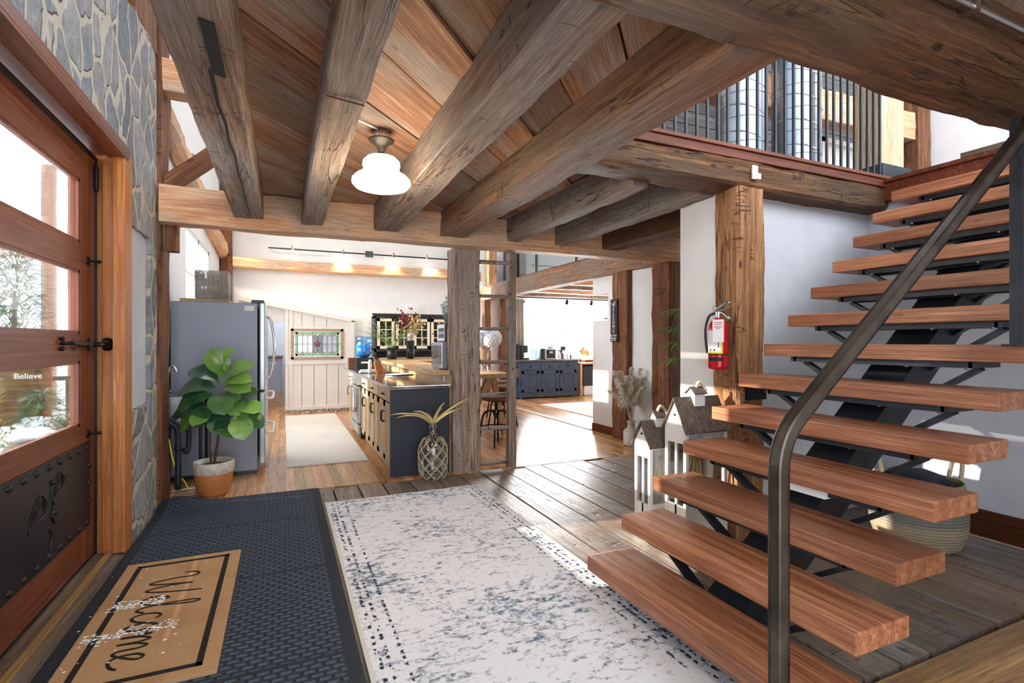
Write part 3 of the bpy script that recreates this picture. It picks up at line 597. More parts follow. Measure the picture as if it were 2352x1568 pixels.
# casing
mb=MB(); mb.bbox(-1.13,-.925,4.112,4.20,0,2.60); mb.bbox(-1.05,-.925,4.06,4.112,.02,2.56); mb.bbox(-.99,-.925,4.028,4.06,.02,2.56); mb.bbox(-1.13,-.925,1.98,2.09,0,2.60); struct(mb,'trim_7','casing')
mb=MB(); mb.bbox(-1.13,-.92,1.98,4.12,2.565,2.63); mb.bbox(-1.02,-.92,2.0,4.10,2.545,2.565); struct(mb,'trim_8','door_wood')
mb=MB(); mb.box(-1.14,-1.085,2.0,4.11,2.53,2.545); mb.box(-1.155,-1.10,2.1,4.11,.005,.028); mb.box(-1.155,-1.09,4.10,4.112,0,2.54); struct(mb,'trim_9','blackp')
mb=MB(); mb.bbox(-1.14,-1.03,2.3,4.10,-.02,.012); mb.bbox(-.99,-.935,2.3,4.03,-.02,.016); struct(mb,'trim_10','floor_rustic')
mb=MB(); mb.bbox(-1.03,-.99,2.3,4.06,-.02,.030); struct(mb,'trim_11','floor_oak2')
# ---------------- staircase ----------------
st=thing('staircase','open staircase of thick red fir treads on one black steel spine','stairs',(1.53,1.78,0))
RISE=.1935; RUN=.226
Bs=MB()
sp0=Vector((1.80,1.78,.0)); sp1=Vector((4.46,1.78,2.28)); Bs.bar(sp0-Vector((.0,0,.0)),sp1,.22,.17); Bs.box(1.74,1.96,1.66,1.90,0,.012); Bs.build('stringer','steelbar',st)
for k in range(1,14):
    x=1.53+RUN*(k-1); z=RISE*k; th=.078
    t=MB(); t.t=random.random(); t.bbox(x,x+.30,1.115,2.43,z-th,z,.006); tr=t.build('tread','tread',st)
    b=MB(); b.box(x+.05,x+.09,1.33,2.25,z-th-.032,z-th); b.box(x+.21,x+.25,1.33,2.25,z-th-.032,z-th); b.box(x+.05,x+.25,1.31,1.345,z-th-.03,z-th-.004) ; b.box(x+.05,x+.25,2.235,2.27,z-th-.03,z-th-.004); b.build('support_frame','steelbar',tr)
    for (ya,yb) in((1.34,1.70),(2.24,1.87)):
        b=MB(); zb=max(.02,z-th-.03-.24); b.bar((x+.15,ya,z-th-.034),(x+.17,yb,zb),.05,.022,up=(0,.4,1)); b.build('brace','steelbar',tr)
    for (yy,xx) in((1.36,x+.10),(1.62,x+.10),(1.95,x+.10),(2.2,x+.10)):
        b=MB(); b.lathe([(.008,0),(.008,-.006),(.004,-.009),(0,-.009)],(xx-.03,yy,z-th-.032),8); b.build('bolt','chrome',tr)
    if k==4:
        b=MB(); b.box(x+.03,x+.10,1.56,1.80,z-th-.04,z-th-.002); b.build('white_tag','paper',tr)
hr=MB(); Yr=1.07
def sqtube(mb,pts,w):
    P=[Vector(p) for p in pts]; vs=[]
    for i,p in enumerate(P):
        t=(P[min(i+1,len(P)-1)]-P[max(i-1,0)]).normalized(); s_=Vector((0,1,0)); u=t.cross(s_).normalized()
        for a,b_ in((-1,-1),(1,-1),(1,1),(-1,1)):
            for (e,f) in(((.8,1),(1,.8)) if a*b_>0 else ((1,.8),(.8,1))): vs.append(p+s_*a*e*w/2+u*b_*f*w/2)
    n=8; fs=[(i*n+k,i*n+(k+1)%n,(i+1)*n+(k+1)%n,(i+1)*n+k) for i in range(len(P)-1) for k in range(n)]; fs+=[tuple(range(n))[::-1],tuple(range((len(P)-1)*n,len(P)*n))]
    mb.add(vs,fs)
xb=1.333
bend=[(xb,Yr,.016),(xb,Yr,.5),(xb,Yr,.98)]
c0=Vector((xb,Yr,.98)); dr=Vector((2.70-1.335,0,2.207-1.10)).normalized()
for i in range(1,9):
    a=i/8; t1=Vector((0,0,1)); p=c0+t1*.10*(1-(1-a)**2)+dr*.10*a*a; bend.append(tuple(p))
L_=Vector(bend[-1]); bend.append(tuple(L_+dr*.9)); bend.append(tuple(L_+dr*1.98))
sqtube(hr,bend,.045); hr.build('handrail','bronze_rail',st)
hr=MB(); hr.bbox(2.845,2.89,Yr+.045,Yr+.09,1.355,2.32,.004); hr.bbox(2.80,2.93,Yr+.046,Yr+.10,1.350,1.36); hr.build('newel','steelbar',st)
mb=MB(); mb.bbox(2.90,3.10,2.585,2.599,.965,1.065,.003); 
for x in(2.94,3.0,3.06): mb.lathe([(.009,0),(.007,-.006),(0,-.008)],(x,2.585,1.02),8,(0,1,0))
mb.build('bolted_plate','black',None,'black steel plate with three bolts on the honey post','bracket')
mb=MB(); mb.bbox(3.75,3.98,2.735,2.749,1.02,1.10); mb.build('conduit_box','blackp',None,'small black box with a yellow sticker on the grey wall behind the stairs','box')
# ---------------- loft railing, ducts and upper storey ----------------
rl=thing('loft_railing','dark metal baluster railing along the loft edge','railing',(3.3,2.64,2.70))
bx=[2.144,2.238,2.331,2.422,2.515,2.607,2.704,2.791,2.885,2.976,3.074,3.16,3.253,3.352,3.444,3.537,3.633,3.721,3.81,3.891,3.978,4.06,4.14,4.22,4.30,4.38,4.46]
for i,x in enumerate([1.86,1.95,2.05]+bx):
    b=MB(); b.box(x-.008,x+.008,2.632,2.648,2.70,3.75); b.build('baluster','steelbar',rl)
b=MB(); b.box(1.8,4.6,2.62,2.66,3.75,3.79); b.build('top_rail','steelbar',rl)
mb=MB(); mb.bbox(4.60,4.93,2.72,2.92,2.70,4.5); nw=mb.build('loft_newel','oak',None,'pale oak boxed post at the right end of the loft railing','post')
mb=MB(); mb.bbox(4.57,4.96,2.68,2.96,2.70,2.86); mb.build('newel_base','steelbar',nw)
for x,lb in((3.86,'left one of two big galvanised round ducts behind the loft railing'),(4.60,'right one of two big galvanised round ducts behind the loft railing')):
    mb=MB(); mb.cyl((x,3.5,2.70),(x,3.5,5.2),.218,40)
    for i in range(9): mb.lathe([(.219,-.006),(.225,0),(.219,.006)],(x,3.5,2.93+i*.22),40)
    o=mb.build('galvanised_duct','galv',None,lb,'duct','galvanised ducts in the loft')
timber('loft_girt',(1.5,3.95,3.93),(7.22,3.95,4.06),.2,.34,'beam_honey',.012,'tan horizontal beam in the loft behind the ducts and balusters','beam')
timber('loft_post',(7.36,3.95,2.7),(7.36,3.95,5.5),.26,.26,'post_brown',.012,'dark loft post right of the pale oak post','post',up=(0,1,0))
timber('loft_brace',(2.25,4.45,2.80),(3.9,4.45,4.1),.16,.18,'post_brown',.01,'diagonal brown timber in the loft left of the ducts','brace')
timber('loft_stud',(2.9,4.75,2.70),(2.9,4.75,5.5),.2,.25,'beam_brown',.012,'upright brown timber in the loft left of the ducts','post',up=(0,1,0))
mb=MB(); planks(mb,1.2,12.0,2.7,7.6,0,.05,.19,.012,'x',.1,0); mb.v=[Vector((v.x,6.0-v.z,v.y)) for v in mb.v]; struct(mb,'wall_upper','hutchwood')
mb=MB(); mb.box(1.2,1.3,5.3,6.0,2.7,7); struct(mb,'wall_upper','hutchwood')
mb=MB(); mb.bbox(6.95,7.7,4.35,4.9,2.70,3.95,.01); mb.build('loft_dresser','blackp',None,'black dresser in the loft seen between the right-hand balusters','dresser')
mb=MB(); mb.box(6.2,6.26,4.35,4.8,2.7,3.95); mb.box(6.82,6.88,4.35,4.8,2.7,3.95); mb.box(6.2,6.88,4.35,4.8,3.89,3.95); mb.box(6.26,6.82,4.38,4.78,2.7,3.89); mb.build('loft_cabinet','trimwhite',None,'white cabinet in the loft seen between balusters','cabinet')
mb=MB(); mb.bbox(5.31,6.2,1.62,2.43,2.70,2.93); mb.box(5.27,6.2,1.58,2.47,2.93,2.97); mb.build('loft_chest','whiteroof',None,'grey wooden chest at the head of the stairs against the bright wall','chest')
mb=MB(); mb.bbox(2.15,2.75,3.0,3.5,2.70,2.80); mb.bbox(2.15,2.3,3.0,3.5,2.80,2.93); mb.build('loft_armchair','blackp',None,'black low seat in the loft seen through the left balusters','chair')
# hook plate, conduit
mb=MB(); mb.bbox(2.955,3.005,2.575,2.588,2.49,2.585,.003); mb.bbox(2.985,3.02,2.562,2.588,2.49,2.53,.003); mb.build('hook_plate','trimwhite',None,'white plastic hook plate on the dark loft beam','hook')
mb=MB(); mb.cyl((1.6,1.0,2.545),(4.4,1.0,2.545),.012,12); c=mb.build('conduit','chrome',None,'shiny metal conduit along the near side of the massive entrance beam','pipe')
mb=MB(); mb.box(2.20,2.23,.985,1.05,2.527,2.563); mb.build('clamp','chrome',c)
# ---------------- floor coverings ----------------
mb=MB(); nx,ny=56,150; W_,L_=1.375,3.9; vs=[];cx,cy=1.01,2.68
def rugz(x,y): return .008+.006*max(0,noise.noise(Vector((x*2.2,y*2.2,3))))
for j in range(ny+1):
    for i in range(nx+1):
        x=cx-W_/2+W_*i/nx; y=cy-L_/2+L_*j/ny; vs.append((x,y,rugz(x,y)))
fs=[(j*(nx+1)+i,j*(nx+1)+i+1,(j+1)*(nx+1)+i+1,(j+1)*(nx+1)+i) for j in range(ny) for i in range(nx)]
mb.add(vs,fs,True); mb.box(cx-W_/2,cx+W_/2,cy-L_/2,cy+L_/2,.001,.007)
mb.build('distressed_rug',rugm('distressed_ivory_rug','#ecedf2','#65748e',.785,.90,W_,L_),None,'large distressed ivory and slate-blue rug beside the stairs','rug',origin=(cx,cy,0))
mb=MB(); mb.box(-.925,.305,.6,5.13,.001,.008)
vs=[];cx,cy=-.31,2.865; nx,ny=50,150
for j in range(ny+1):
    for i in range(nx+1):
        x=-.925+1.23*i/nx; y=.6+4.53*j/ny; e=min(x+.925,.305-x,5.13-y)
        z=.008+min(.008,max(0,e)*.3); k=max(0,1-math.hypot(x+.80,y-5.1)/.30); z+=.055*k*k*(3-2*k)
        vs.append((x,y,z))
mb.add(vs,[(j*(nx+1)+i,j*(nx+1)+i+1,(j+1)*(nx+1)+i+1,(j+1)*(nx+1)+i) for j in range(ny) for i in range(nx)],True)
mb.build('rubber_mat','mat',None,'long black ribbed rubber floor mat along the entrance door','mat',origin=(cx,cy,0))
dm=thing('doormat','tan coir doormat with black script and a black border, dusted with snow','doormat',(-.545,3.08,.016))
mb=MB(); x0,x1,y0,y1=-.845,-.245,2.41,3.75; mb.bbox(x0,x1,y0,y1,.016,.034,.006); mb.build('coir_pad','coir',dm)
mb=MB(); e=.060; t=.026
for a in((x0+e,x0+e+t,y0+e,y1-e),(x1-e-t,x1-e,y0+e,y1-e),(x0+e,x1-e,y1-e-t,y1-e),(x0+e,x1-e,y0+e,y0+e+t)): mb.box(a[0],a[1],a[2],a[3],.0335,.0355)
mb.build('border','coirink',dm)
# script word: u runs towards the camera, v towards the rug
wc=[(0,.55),(.02,.75),(.10,.82),(.16,.72),(.15,.45),(.19,.12),(.25,0),(.31,.2),(.37,.62),(.39,.75),(.38,.4),(.42,.08),(.48,.0),(.56,.25),(.64,.75),(.66,.98)]
el=[(.66,.12),(.74,.2),(.80,.36),(.76,.44),(.70,.34),(.70,.12),(.76,.0),(.86,.08),(.96,.4),(1.02,.85),(.99,1.0),(.94,.85),(.94,.3),(.98,.04),(1.04,.02),(1.10,.14)]
co_=[(1.30,.38),(1.23,.44),(1.16,.34),(1.14,.14),(1.20,.0),(1.30,.06),(1.38,.26),(1.44,.42),(1.50,.40),(1.54,.22),(1.50,.02),(1.42,.0),(1.38,.2),(1.44,.40),(1.56,.36),(1.64,.34)]
me_=[(1.64,.34),(1.66,.42),(1.67,.2),(1.67,0),(1.70,.28),(1.77,.43),(1.81,.3),(1.81,0),(1.84,.28),(1.91,.43),(1.95,.3),(1.95,.08),(2.0,.0),(2.08,.12),(2.18,.36),(2.14,.45),(2.07,.34),(2.07,.1),(2.14,.0),(2.26,.06),(2.32,.16)]
mb=MB()
for st_ in(wc,el,co_,me_):
    P=spline([(-.665+v*.27,3.50-u*.40,.036) for u,v in st_],7)
    mb.tube(P,.008,6,rf=lambda s:1)
for i,v in enumerate(mb.v): v.z=.0345+max(-.001,min(.0015,(v.z-.036)*.2))
mb.build('script_lettering','coirink',dm)
mb=MB()
for i in range(420):
    k=random.random(); u=random.gauss(0,.05)
    if k<.45: p=(-.80+.24*random.random(),3.20-.05*random.random()+u*.4)
    elif k<.93: p=(-.82+.36*random.random(),2.86+.04*random.random()+u*.4)
    else: p=(-.9+.5*random.random(),2.5+1.2*random.random())
    z=.034 if -.845<p[0]<-.245 and 2.41<p[1]<3.75 else .016
    mb.ball((p[0],p[1],z+.002),random.uniform(.0015,.005),6,(1.8,1,.4))
mb.build('snow_crumbs','snow',None,'scattered crumbs of white snow on the doormat','snow',kind='stuff')
mb=MB(); mb.box(.04,.90,6.10,10.3,.001,.012); mb.build('kitchen_runner',rugm('kitchen_runner_weave','#cfcac3','#8d8a88',.82,1.0,.86,4.2,False,1.6),None,'pale faded runner rug on the kitchen floor','rug',origin=(.47,8.2,0))
mb=MB(); mb.box(5.10,7.4,6.9,10.0,.001,.012); mb.build('living_rug',rugm('living_rug_weave','#d3d1ce','#a9a9ab',.8,.95,2.3,3.1,False),None,'pale grey rug on the living room floor','rug',origin=(6.2,8.4,0))
# ---------------- ceiling lamp ----------------
L=thing('ceiling_lamp','semi-flush ceiling lamp with a scalloped opal glass shade and bronze fitter','lamp',(.547,3.19,2.27))
mb=MB(); mb.lathe([(.055,0),(.055,.05),(.05,.052)],(.547,3.19,2.596),20); mb.box(.50,.535,3.17,3.21,2.60,2.646); mb.build('junction_box','chrome',L)
mb=MB(); mb.lathe([(.018,-.085),(.026,-.06),(.03,-.05),(.045,-.03),(.072,-.012),(.078,-.004),(.05,0)],(.547,3.19,2.596),24); mb.build('canopy','bronze_rail',L)
mb=MB(); mb.lathe([(.02,.04),(.02,.015),(.042,.0),(.048,-.028),(.046,-.03)],(.547,3.19,2.50),24); mb.build('fitter','bronze_rail',L)
mb=MB(); mb.lathe([(.050,.228),(.085,.218),(.108,.195),(.112,.172),(.104,.150),(.116,.128),(.150,.108),(.172,.085),(.174,.062),(.155,.040),(.115,.028),(.07,.018),(.03,.006),(0,.002)],(.547,3.19,2.265),36); mb.build('lamp_shade','shade',L)
mb=MB(); mb.tube([(.547,3.17,2.64),(.44,3.10,2.643),(.33,3.03,2.643)],.007,6); mb.build('cable_conduit','trimwhite',L)
pl_=bpy.data.lights.new('ceiling_lamp_glow','POINT'); pl_.energy=16; pl_.color=(1,.80,.52); pl_.shadow_soft_size=.17; po=bpy.data.objects.new('ceiling_lamp_glow',pl_); COL.objects.link(po); po.location=(.547,3.19,2.20); 
# ---------------- potted fiddle leaf fig ----------------
pt=thing('potted_fig','fiddle-leaf fig in a terracotta pot with a speckled cream rim','plant',(-.57,5.33,.0))
px_,py_=-.57,5.33
mb=MB(); mb.lathe([(.105,.0),(.125,.02),(.150,.12),(.160,.22),(.160,.228)],(px_,py_,.001),32); pot=mb.build('pot','terra',pt)
mb=MB(); mb.lathe([(.1605,.2),(.165,.225),(.166,.29),(.16,.30),(.150,.298),(.146,.24)],(px_,py_,.001),32); mb.build('glazed_rim','glaze',pot)
mb=MB(); mb.lathe([(.148,.255),(.0,.262)],(px_,py_,.001),20); mb.build('soil','soil',pt)
mb=MB()
tr1=spline([(px_,py_,.24),(px_+.03,py_+.0,.45),(px_+.05,py_+.03,.62),(px_+.10,py_+.02,.82),(px_+.12,py_,.98),(px_+.14,py_,1.14)],6); tr2=spline([(px_-.02,py_,.24),(px_-.03,py_+.03,.5),(px_-.02,py_+.02,.66),(px_-.08,py_,.78)],6); tr3=spline([(px_+.05,py_+.03,.62),(px_+.15,py_-.02,.72),(px_+.25,py_-.02,.80)],6)
mb.tube(tr1,.013,7,rf=lambda s:1-.5*s); mb.tube(tr2,.009,7,rf=lambda s:1-.4*s); mb.tube(tr3,.008,7); mb.build('stem','post_brown',pt)
def figleaf(base,d,up,L,t):
    mb=MB(); mb.t=t; d=Vector(d).normalized(); up=Vector(up); s=d.cross(up).normalized(); u=s.cross(d); n=9; vs=[]
    base=Vector(base)
    for i in range(n+1):
        a=i/n; wdt=L*.46*math.sin(PI*a**1.25)**.62*(.55+.45*a) if 0<a<1 else .004
        cr=.10*L*math.sin(a*PI)-.20*L*a*a
        for j in range(5):
            q=(j-2)/2; vs.append(base+d*L*a+s*wdt*q+u*(cr+.10*L*abs(q)*math.sin(a*PI)+.015*L*math.sin(a*14+j)))
    mb.add(vs,[(i*5+j,i*5+j+1,(i+1)*5+j+1,(i+1)*5+j) for i in range(n) for j in range(4)],True)
    mb.build('leaf','leaf',pt)
C=Vector((math.cos(math.radians(-24)),math.sin(math.radians(-24)),0)) # sideways
F=Vector((-.4,-.91,0))
def P3(a,b,h): return Vector((px_,py_,0))+C*a+F*b+Vector((0,0,h))
rl_=[((.10,.02,1.05),(-.15,.35,.9),.26,.45),((.14,.04,1.10),(.25,.35,.75),.24,1.0),((.12,0,1.0),(.7,.1,.65),.28,.6),((.06,.02,1.0),(-.75,.2,.5),.26,.1),((.04,0,.93),(-1,.25,.12),.32,.15),((.1,.03,.95),(.9,.3,.1),.27,.55),((.12,.05,.98),(1,.1,.35),.24,.75),((.05,.05,.88),(-.9,.5,-.2),.30,.12),((.08,.05,.90),(.5,.7,-.35),.27,.25),((.1,.04,.86),(.8,.5,-.3),.26,.45),((.0,.03,.76),(-1,.4,.0),.30,.08),((-.02,.03,.74),(-.8,.5,-.45),.26,.5),((.03,.05,.8),(-.2,.8,-.5),.24,.15),((.1,.05,.76),(.25,.7,-.6),.24,.1),((.22,.03,.78),(.6,.3,.55),.26,.2),((.26,.04,.76),(.9,.4,.15),.22,1.0),((.24,.04,.73),(.5,.6,-.75),.25,.6),((.28,.02,.72),(.95,.2,-.45),.2,.2),((.2,.05,.72),(-.3,.7,-.3),.2,.1),((.06,.05,.62),(.8,.4,-.1),.25,.3),((.04,.05,.6),(.6,.6,.2),.2,.6),((-.06,.02,.66),(-.7,.3,.4),.22,.4),((.05,-.05,.82),(.2,-.8,.1),.25,.2),((.1,-.04,.95),(-.3,-.8,.3),.25,.3),((.02,.06,.7),(-.1,.9,.0),.22,.55),((.17,.05,.85),(.9,.3,-.5),.22,.35)]
for b,dd,l,t in rl_:
    dv=C*dd[0]+F*dd[1]+Vector((0,0,dd[2])); figleaf(P3(*b),dv,(-.2,-.6,1),l*1.05,t)
# ---------------- sink, pipes, fridge ----------------
sk=thing('utility_sink','stainless utility sink on black legs between the reddish post and fridge','sink',(-.86,5.68,0))
mb=MB(); slab(mb,'z',.84,.87,-1.04,-.66,5.46,5.90,[(-1.0,-.72,5.52,5.85)]); mb.box(-1.04,-.66,5.46,5.48,.80,.84); mb.build('rim','steel',sk)
mb=MB(); 
for a in((-1.0,-.99,5.52,5.85),(-.73,-.72,5.52,5.85),(-1.0,-.72,5.52,5.53),(-1.0,-.72,5.84,5.85)): mb.box(a[0],a[1],a[2],a[3],.62,.84)
mb.box(-1.0,-.72,5.52,5.85,.61,.62); mb.build('basin','steel',sk)
for x,y in((-1.02,5.48),(-.69,5.48),(-1.02,5.88),(-.69,5.88)): mb=MB(); mb.cyl((x,y,0),(x,y,.84),.014); mb.build('leg','blackp',sk)
mb=MB(); mb.tube(spline([(-.99,5.60,.87),(-.97,5.60,1.0),(-.95,5.60,1.12),(-.92,5.60,1.14),(-.90,5.60,1.11),(-.895,5.60,1.09)],6),.011,8); mb.tube([(-.99,5.60,.90),(-.93,5.56,.92)],.009,8); mb.lathe([(.02,0),(.018,.04)],(-.99,5.60,.87),12); mb.build('faucet','chrome',sk)
mb=MB(); mb.tube(spline([(-1.0,5.42,.72),(-.93,5.42,.66),(-.865,5.42,.60),(-.855,5.42,.5),(-.855,5.42,.05)],6),.026,10); mb.tube([(-.855,5.42,.43),(-.855,5.42,.40)],.032,10); mb.build('drain_pipe','rubber',None,'dark drain pipe standing on the mat corner under the utility sink','pipe')
mb=MB(); mb.tube(spline([(-.80,5.6,.61),(-.80,5.6,.42),(-.81,5.58,.35),(-.84,5.56,.38)],6),.022,10); mb.build('trap','rubber',sk)
mb=MB(); mb.tube(spline([(-.93,5.45,.5),(-.90,5.44,.32),(-.86,5.45,.18),(-.82,5.5,.10),(-.79,5.52,.015)],6),.007,6); mb.build('yellow_hose','yellow',None,'thin yellow hose hanging behind the drain pipe','hose')
mb=MB(); mb.tube(spline([(-.97,5.50,.55),(-.95,5.52,.38),(-.94,5.52,.2),(-.95,5.52,.03)],6),.006,6); mb.tube([(-.95,5.53,.012),(-.8,5.56,.012),(-.7,5.57,.012)],.008,6); mb.build('white_hose','trimwhite',None,'thin white hose hanging behind the drain pipe','hose')
fr=thing('refrigerator','tall slate-grey refrigerator with stainless french doors','refrigerator',(-.6,6.35,0))
mb=MB(); mb.bbox(-1.0,-.24,5.94,6.85,.045,1.765,.006); mb.build('cabinet','fridgeside',fr)
for y0,y1 in((5.945,6.39),(6.40,6.845)): 
    mb=MB(); mb.bbox(-.225,-.165,y0,y1,.86,1.775,.014); dd=mb.build('door','fridgedoor',fr)
    ym=6.36 if y0<6 else 6.43
    if y0<6: mb=MB(); mb.tube(spline([(-.165,ym-.2,.98),(-.12,ym-.2,1.02),(-.085,ym-.2,1.3),(-.12,ym-.2,1.60),(-.165,ym-.2,1.64)],8),.012,8)
    else: mb=MB(); mb.tube(spline([(-.165,ym,.98),(-.12,ym,1.02),(-.085,ym,1.3),(-.12,ym,1.60),(-.165,ym,1.64)],8),.012,8)
    mb.build('handle','chrome',dd)
for z0,z1 in((.50,.845),(.10,.485)):
    mb=MB(); mb.bbox(-.225,-.165,5.945,6.845,z0,z1,.014); dd=mb.build('freezer_drawer','fridgedoor',fr)
    mb=MB(); mb.tube(spline([(-.165,6.0,z1-.07),(-.11,6.02,z1-.07),(-.10,6.2,z1-.07),(-.10,6.6,z1-.07),(-.11,6.78,z1-.07),(-.165,6.8,z1-.07)],6),.014,8); mb.build('handle','trimwhite',dd)
mb=MB(); mb.bbox(-.30,-.18,5.97,6.10,1.765,1.80); mb.bbox(-.30,-.18,6.7,6.82,1.765,1.80); mb.build('hinge_cover','steelbar',fr)
mb=MB(); mb.box(-.36,-.27,5.935,5.939,1.685,1.735); mb.build('rating_label','paper',fr)
mb=MB(); mb.box(-.99,-.25,5.98,6.8,.0,.045); mb.build('kick_base','blackp',fr)
mb=MB(); mb.bbox(-.93,-.50,5.97,6.45,1.766,1.80,.004); mb.build('wooden_board','board',None,'pale wooden board lying on top of the refrigerator','board')
# woven basket with hand hole
bk=MB()
bx0,bx1,by0,by1,bz=-.80,-.515,6.0,6.34,1.803
def brow(k,H=.275):
    f=k/H; e=.012*f; return bx0-e+.01,bx1+e-.01,by0-e,by1+e
k=0
while k<.275:
    a,b,c,d_=brow(k); hole=.19<k<.235; n=36
    for (p,q) in(((a,c),(b,c)),((b,c),(b,d_)),((b,d_),(a,d_)),((a,d_),(a,c))):
        front=(p[1]==q[1]==c)
        pts=[]
        for i in range(n//2+1):
            t=i/(n//2); x=p[0]+(q[0]-p[0])*t; y=p[1]+(q[1]-p[1])*t
            if front and hole and .26<t<.74:
                if len(pts)>1: bk.tube(pts,.0047,5)
                pts=[]; continue
            o_=.005*math.sin(i*PI+ (int(k/.0105)%2)*PI)*1; pts.append((x+(o_ if p[0]==q[0] else 0),y+((1 if i%2 else -1)*.006*(1 if int(k/.0105)%2 else -1) if p[1]==q[1] else 0),bz+.006+k))
        if len(pts)>1: bk.tube(pts,.0047,5)
    k+=.0105
for i in range(9):
    x=bx0+(bx1-bx0)*i/8
    for y in(by0,by1): bk.tube([(x,y,bz+.002),(x,y+(-.012 if y==by0 else .012),bz+.272)],.006,5)
for i in range(9):
    y=by0+(by1-by0)*i/8
    for x in(bx0,bx1): bk.tube([(x,y,bz+.002),(x,y,bz+.272)],.006,5)
bk.build('wicker_basket','wicker',None,'grey woven basket with a hand hole on top of the refrigerator','basket')
# ---------------- back kitchen: panelled screen, stained glass, laundry ----------------
sc_=thing('panelled_screen','cream board-and-batten screen wall with a sloping top and stained glass','screen',(.6,10.70,0))
def ztop(x): return 1.985-(x-.04)*.185
mb=MB(); mb.prism([(.04,10.72,0),(.137,10.72,0),(.137,10.72,ztop(.137)),(.04,10.72,ztop(.04))],(0,.1,0),(0,0,0))
mb.prism([(1.092,10.72,0),(1.26,10.72,0),(1.26,10.72,ztop(1.26)),(1.092,10.72,ztop(1.092))],(0,.1,0),(0,0,0))
mb.prism([(.137,10.72,1.615),(1.092,10.72,1.615),(1.092,10.72,ztop(1.092)),(.137,10.72,ztop(.137))],(0,.1,0),(0,0,0)); mb.box(.137,1.092,10.72,10.82,0,1.03); mb.build('panel_boards','cream',sc_)
mb=MB()
for x in(.04,.12,1.16): w_=.05 if x<1 else .1; mb.prism([(x,10.70,.08),(x+w_,10.70,.08),(x+w_,10.70,ztop(x+w_)),(x,10.70,ztop(x))],(0,.021,0),(0,0,0))
mb.box(.038,1.262,10.697,10.72,.93,1.0); mb.box(.038,1.262,10.697,10.72,.02,.12); mb.build('battens','cream',sc_)
mb=MB(); mb.prism([(-.75,10.68,ztop(-.75)),(1.30,10.68,ztop(1.30)),(1.30,10.68,ztop(1.30)+.07),(-.75,10.68,ztop(-.75)+.07)],(0,.15,0),(0,0,0)); mb.box(1.24,1.30,10.68,10.83,0,1.78); mb.build('sloping_cap','cream',sc_)
mb=MB()
for x in(.33,.55,.78,1.0):
    mb.box(x-.003,x+.003,10.716,10.721,.12,.93)
    if x<1: mb.box(x-.003,x+.003,10.716,10.721,1.66,ztop(x)-.03)
mb.build('grooves','hutch',sc_)
mb=MB(); mb.box(-.0,1.24,10.66,10.72,0,.06); mb.build('plinth','granite',sc_)
fx0,fx1,fz0,fz1=.137,1.092,1.03,1.615
mb=MB(); 
for a in((fx0,fx1,fz0,fz0+.045),(fx0,fx1,fz1-.045,fz1),(fx0,fx0+.05,fz0,fz1),(fx1-.05,fx1,fz0,fz1)): mb.box(a[0],a[1],10.69,10.74,a[2],a[3])
fr_=mb.build('window_frame','board',sc_)
gx0,gx1,gz0,gz1=fx0+.05,fx1-.05,fz0+.045,fz1-.045
cols={'green':'#7fae8c','pale':'#e9edf4','grey':'#b4b9c4','dark':'#7b7c84','plum':'#7d4a63','lime':'#c5cf9a'}
for kk,h_ in cols.items(): M['sg_'+kk]=plain('stained_%s_glass'%kk,h_,.15,var=.08,bump=.3,bs=60)
mb=MB(); mb.box(gx0,gx1,10.712,10.716,gz0,gz1); mb.build('clear_border','sg_pale',fr_)
mb=MB()
for a in((gx0+.03,gx1-.03,gz0+.02,gz0+.06),(gx0+.03,gx1-.03,gz1-.06,gz1-.02),(gx0+.03,gx0+.07,gz0+.02,gz1-.02),(gx1-.07,gx1-.03,gz0+.02,gz1-.02)): mb.box(a[0],a[1],10.708,10.712,a[2],a[3])
mb.build('green_border','sg_green',fr_)
mb=MB(); mb.box(gx0+.07,gx1-.07,10.7085,10.712,gz0+.06,gz1-.06); mb.build('lime_ground','sg_lime',fr_)
cwid=(gx1-gx0-.14)/8; zm=(gz0+gz1)/2
def hexp(i,up): 
    x=gx0+.07+cwid*i; a=x+.004; b=x+cwid-.004; c=(a+b)/2
    if up: return [(a,zm+.003),(b,zm+.003),(b,gz1-.10),(c,gz1-.065),(a,gz1-.10)]
    return [(a,zm-.003),(a,gz0+.10),(c,gz0+.065),(b,gz0+.10),(b,zm-.003)]
for kk,idx in(('pale',(0,1,2)),('grey',(5,6,7)),('dark',(3,4))):
    mb=MB()
    for i in idx:
        for up_ in(0,1): mb.prism([(x,10.703,z) for x,z in hexp(i,up_)],(0,.005,0),(0,0,0))
    mb.build('%s_panes'%kk,'sg_'+kk,fr_)
mb=MB(); cx_=(gx0+gx1)/2; mb.lathe([(.05,0),(.03,.006),(0,.008)],(cx_,10.703,zm),12,(0,-1,0))
for i in range(5): a=PI*2*i/5+.3; mb.lathe([(.022,0),(0,.005)],(cx_+.045*math.cos(a),10.703,zm+.045*math.sin(a)),8,(0,-1,0))
mb.build('rose','sg_plum',fr_)
mb=MB()
for i in range(9): x=gx0+.07+cwid*i; mb.box(x-.003,x+.003,10.700,10.712,gz0+(.02 if i%2 else .09),gz1-(.02 if i%2 else .09))
mb.box(gx0,gx1,10.700,10.712,zm-.003,zm+.003)
for i in range(8):
    for pp in(hexp(i,1)[2:5],hexp(i,0)[1:4]):
        for q in range(2): mb.bar((pp[q][0],10.703,pp[q][1]),(pp[q+1][0],10.703,pp[q+1][1]),.005,.006)
mb.build('lead_lines','steelbar',fr_)
dy_=thing('clothes_dryer','grey front of a laundry machine in the nook behind the refrigerator','appliance',(-.35,12.2,0))
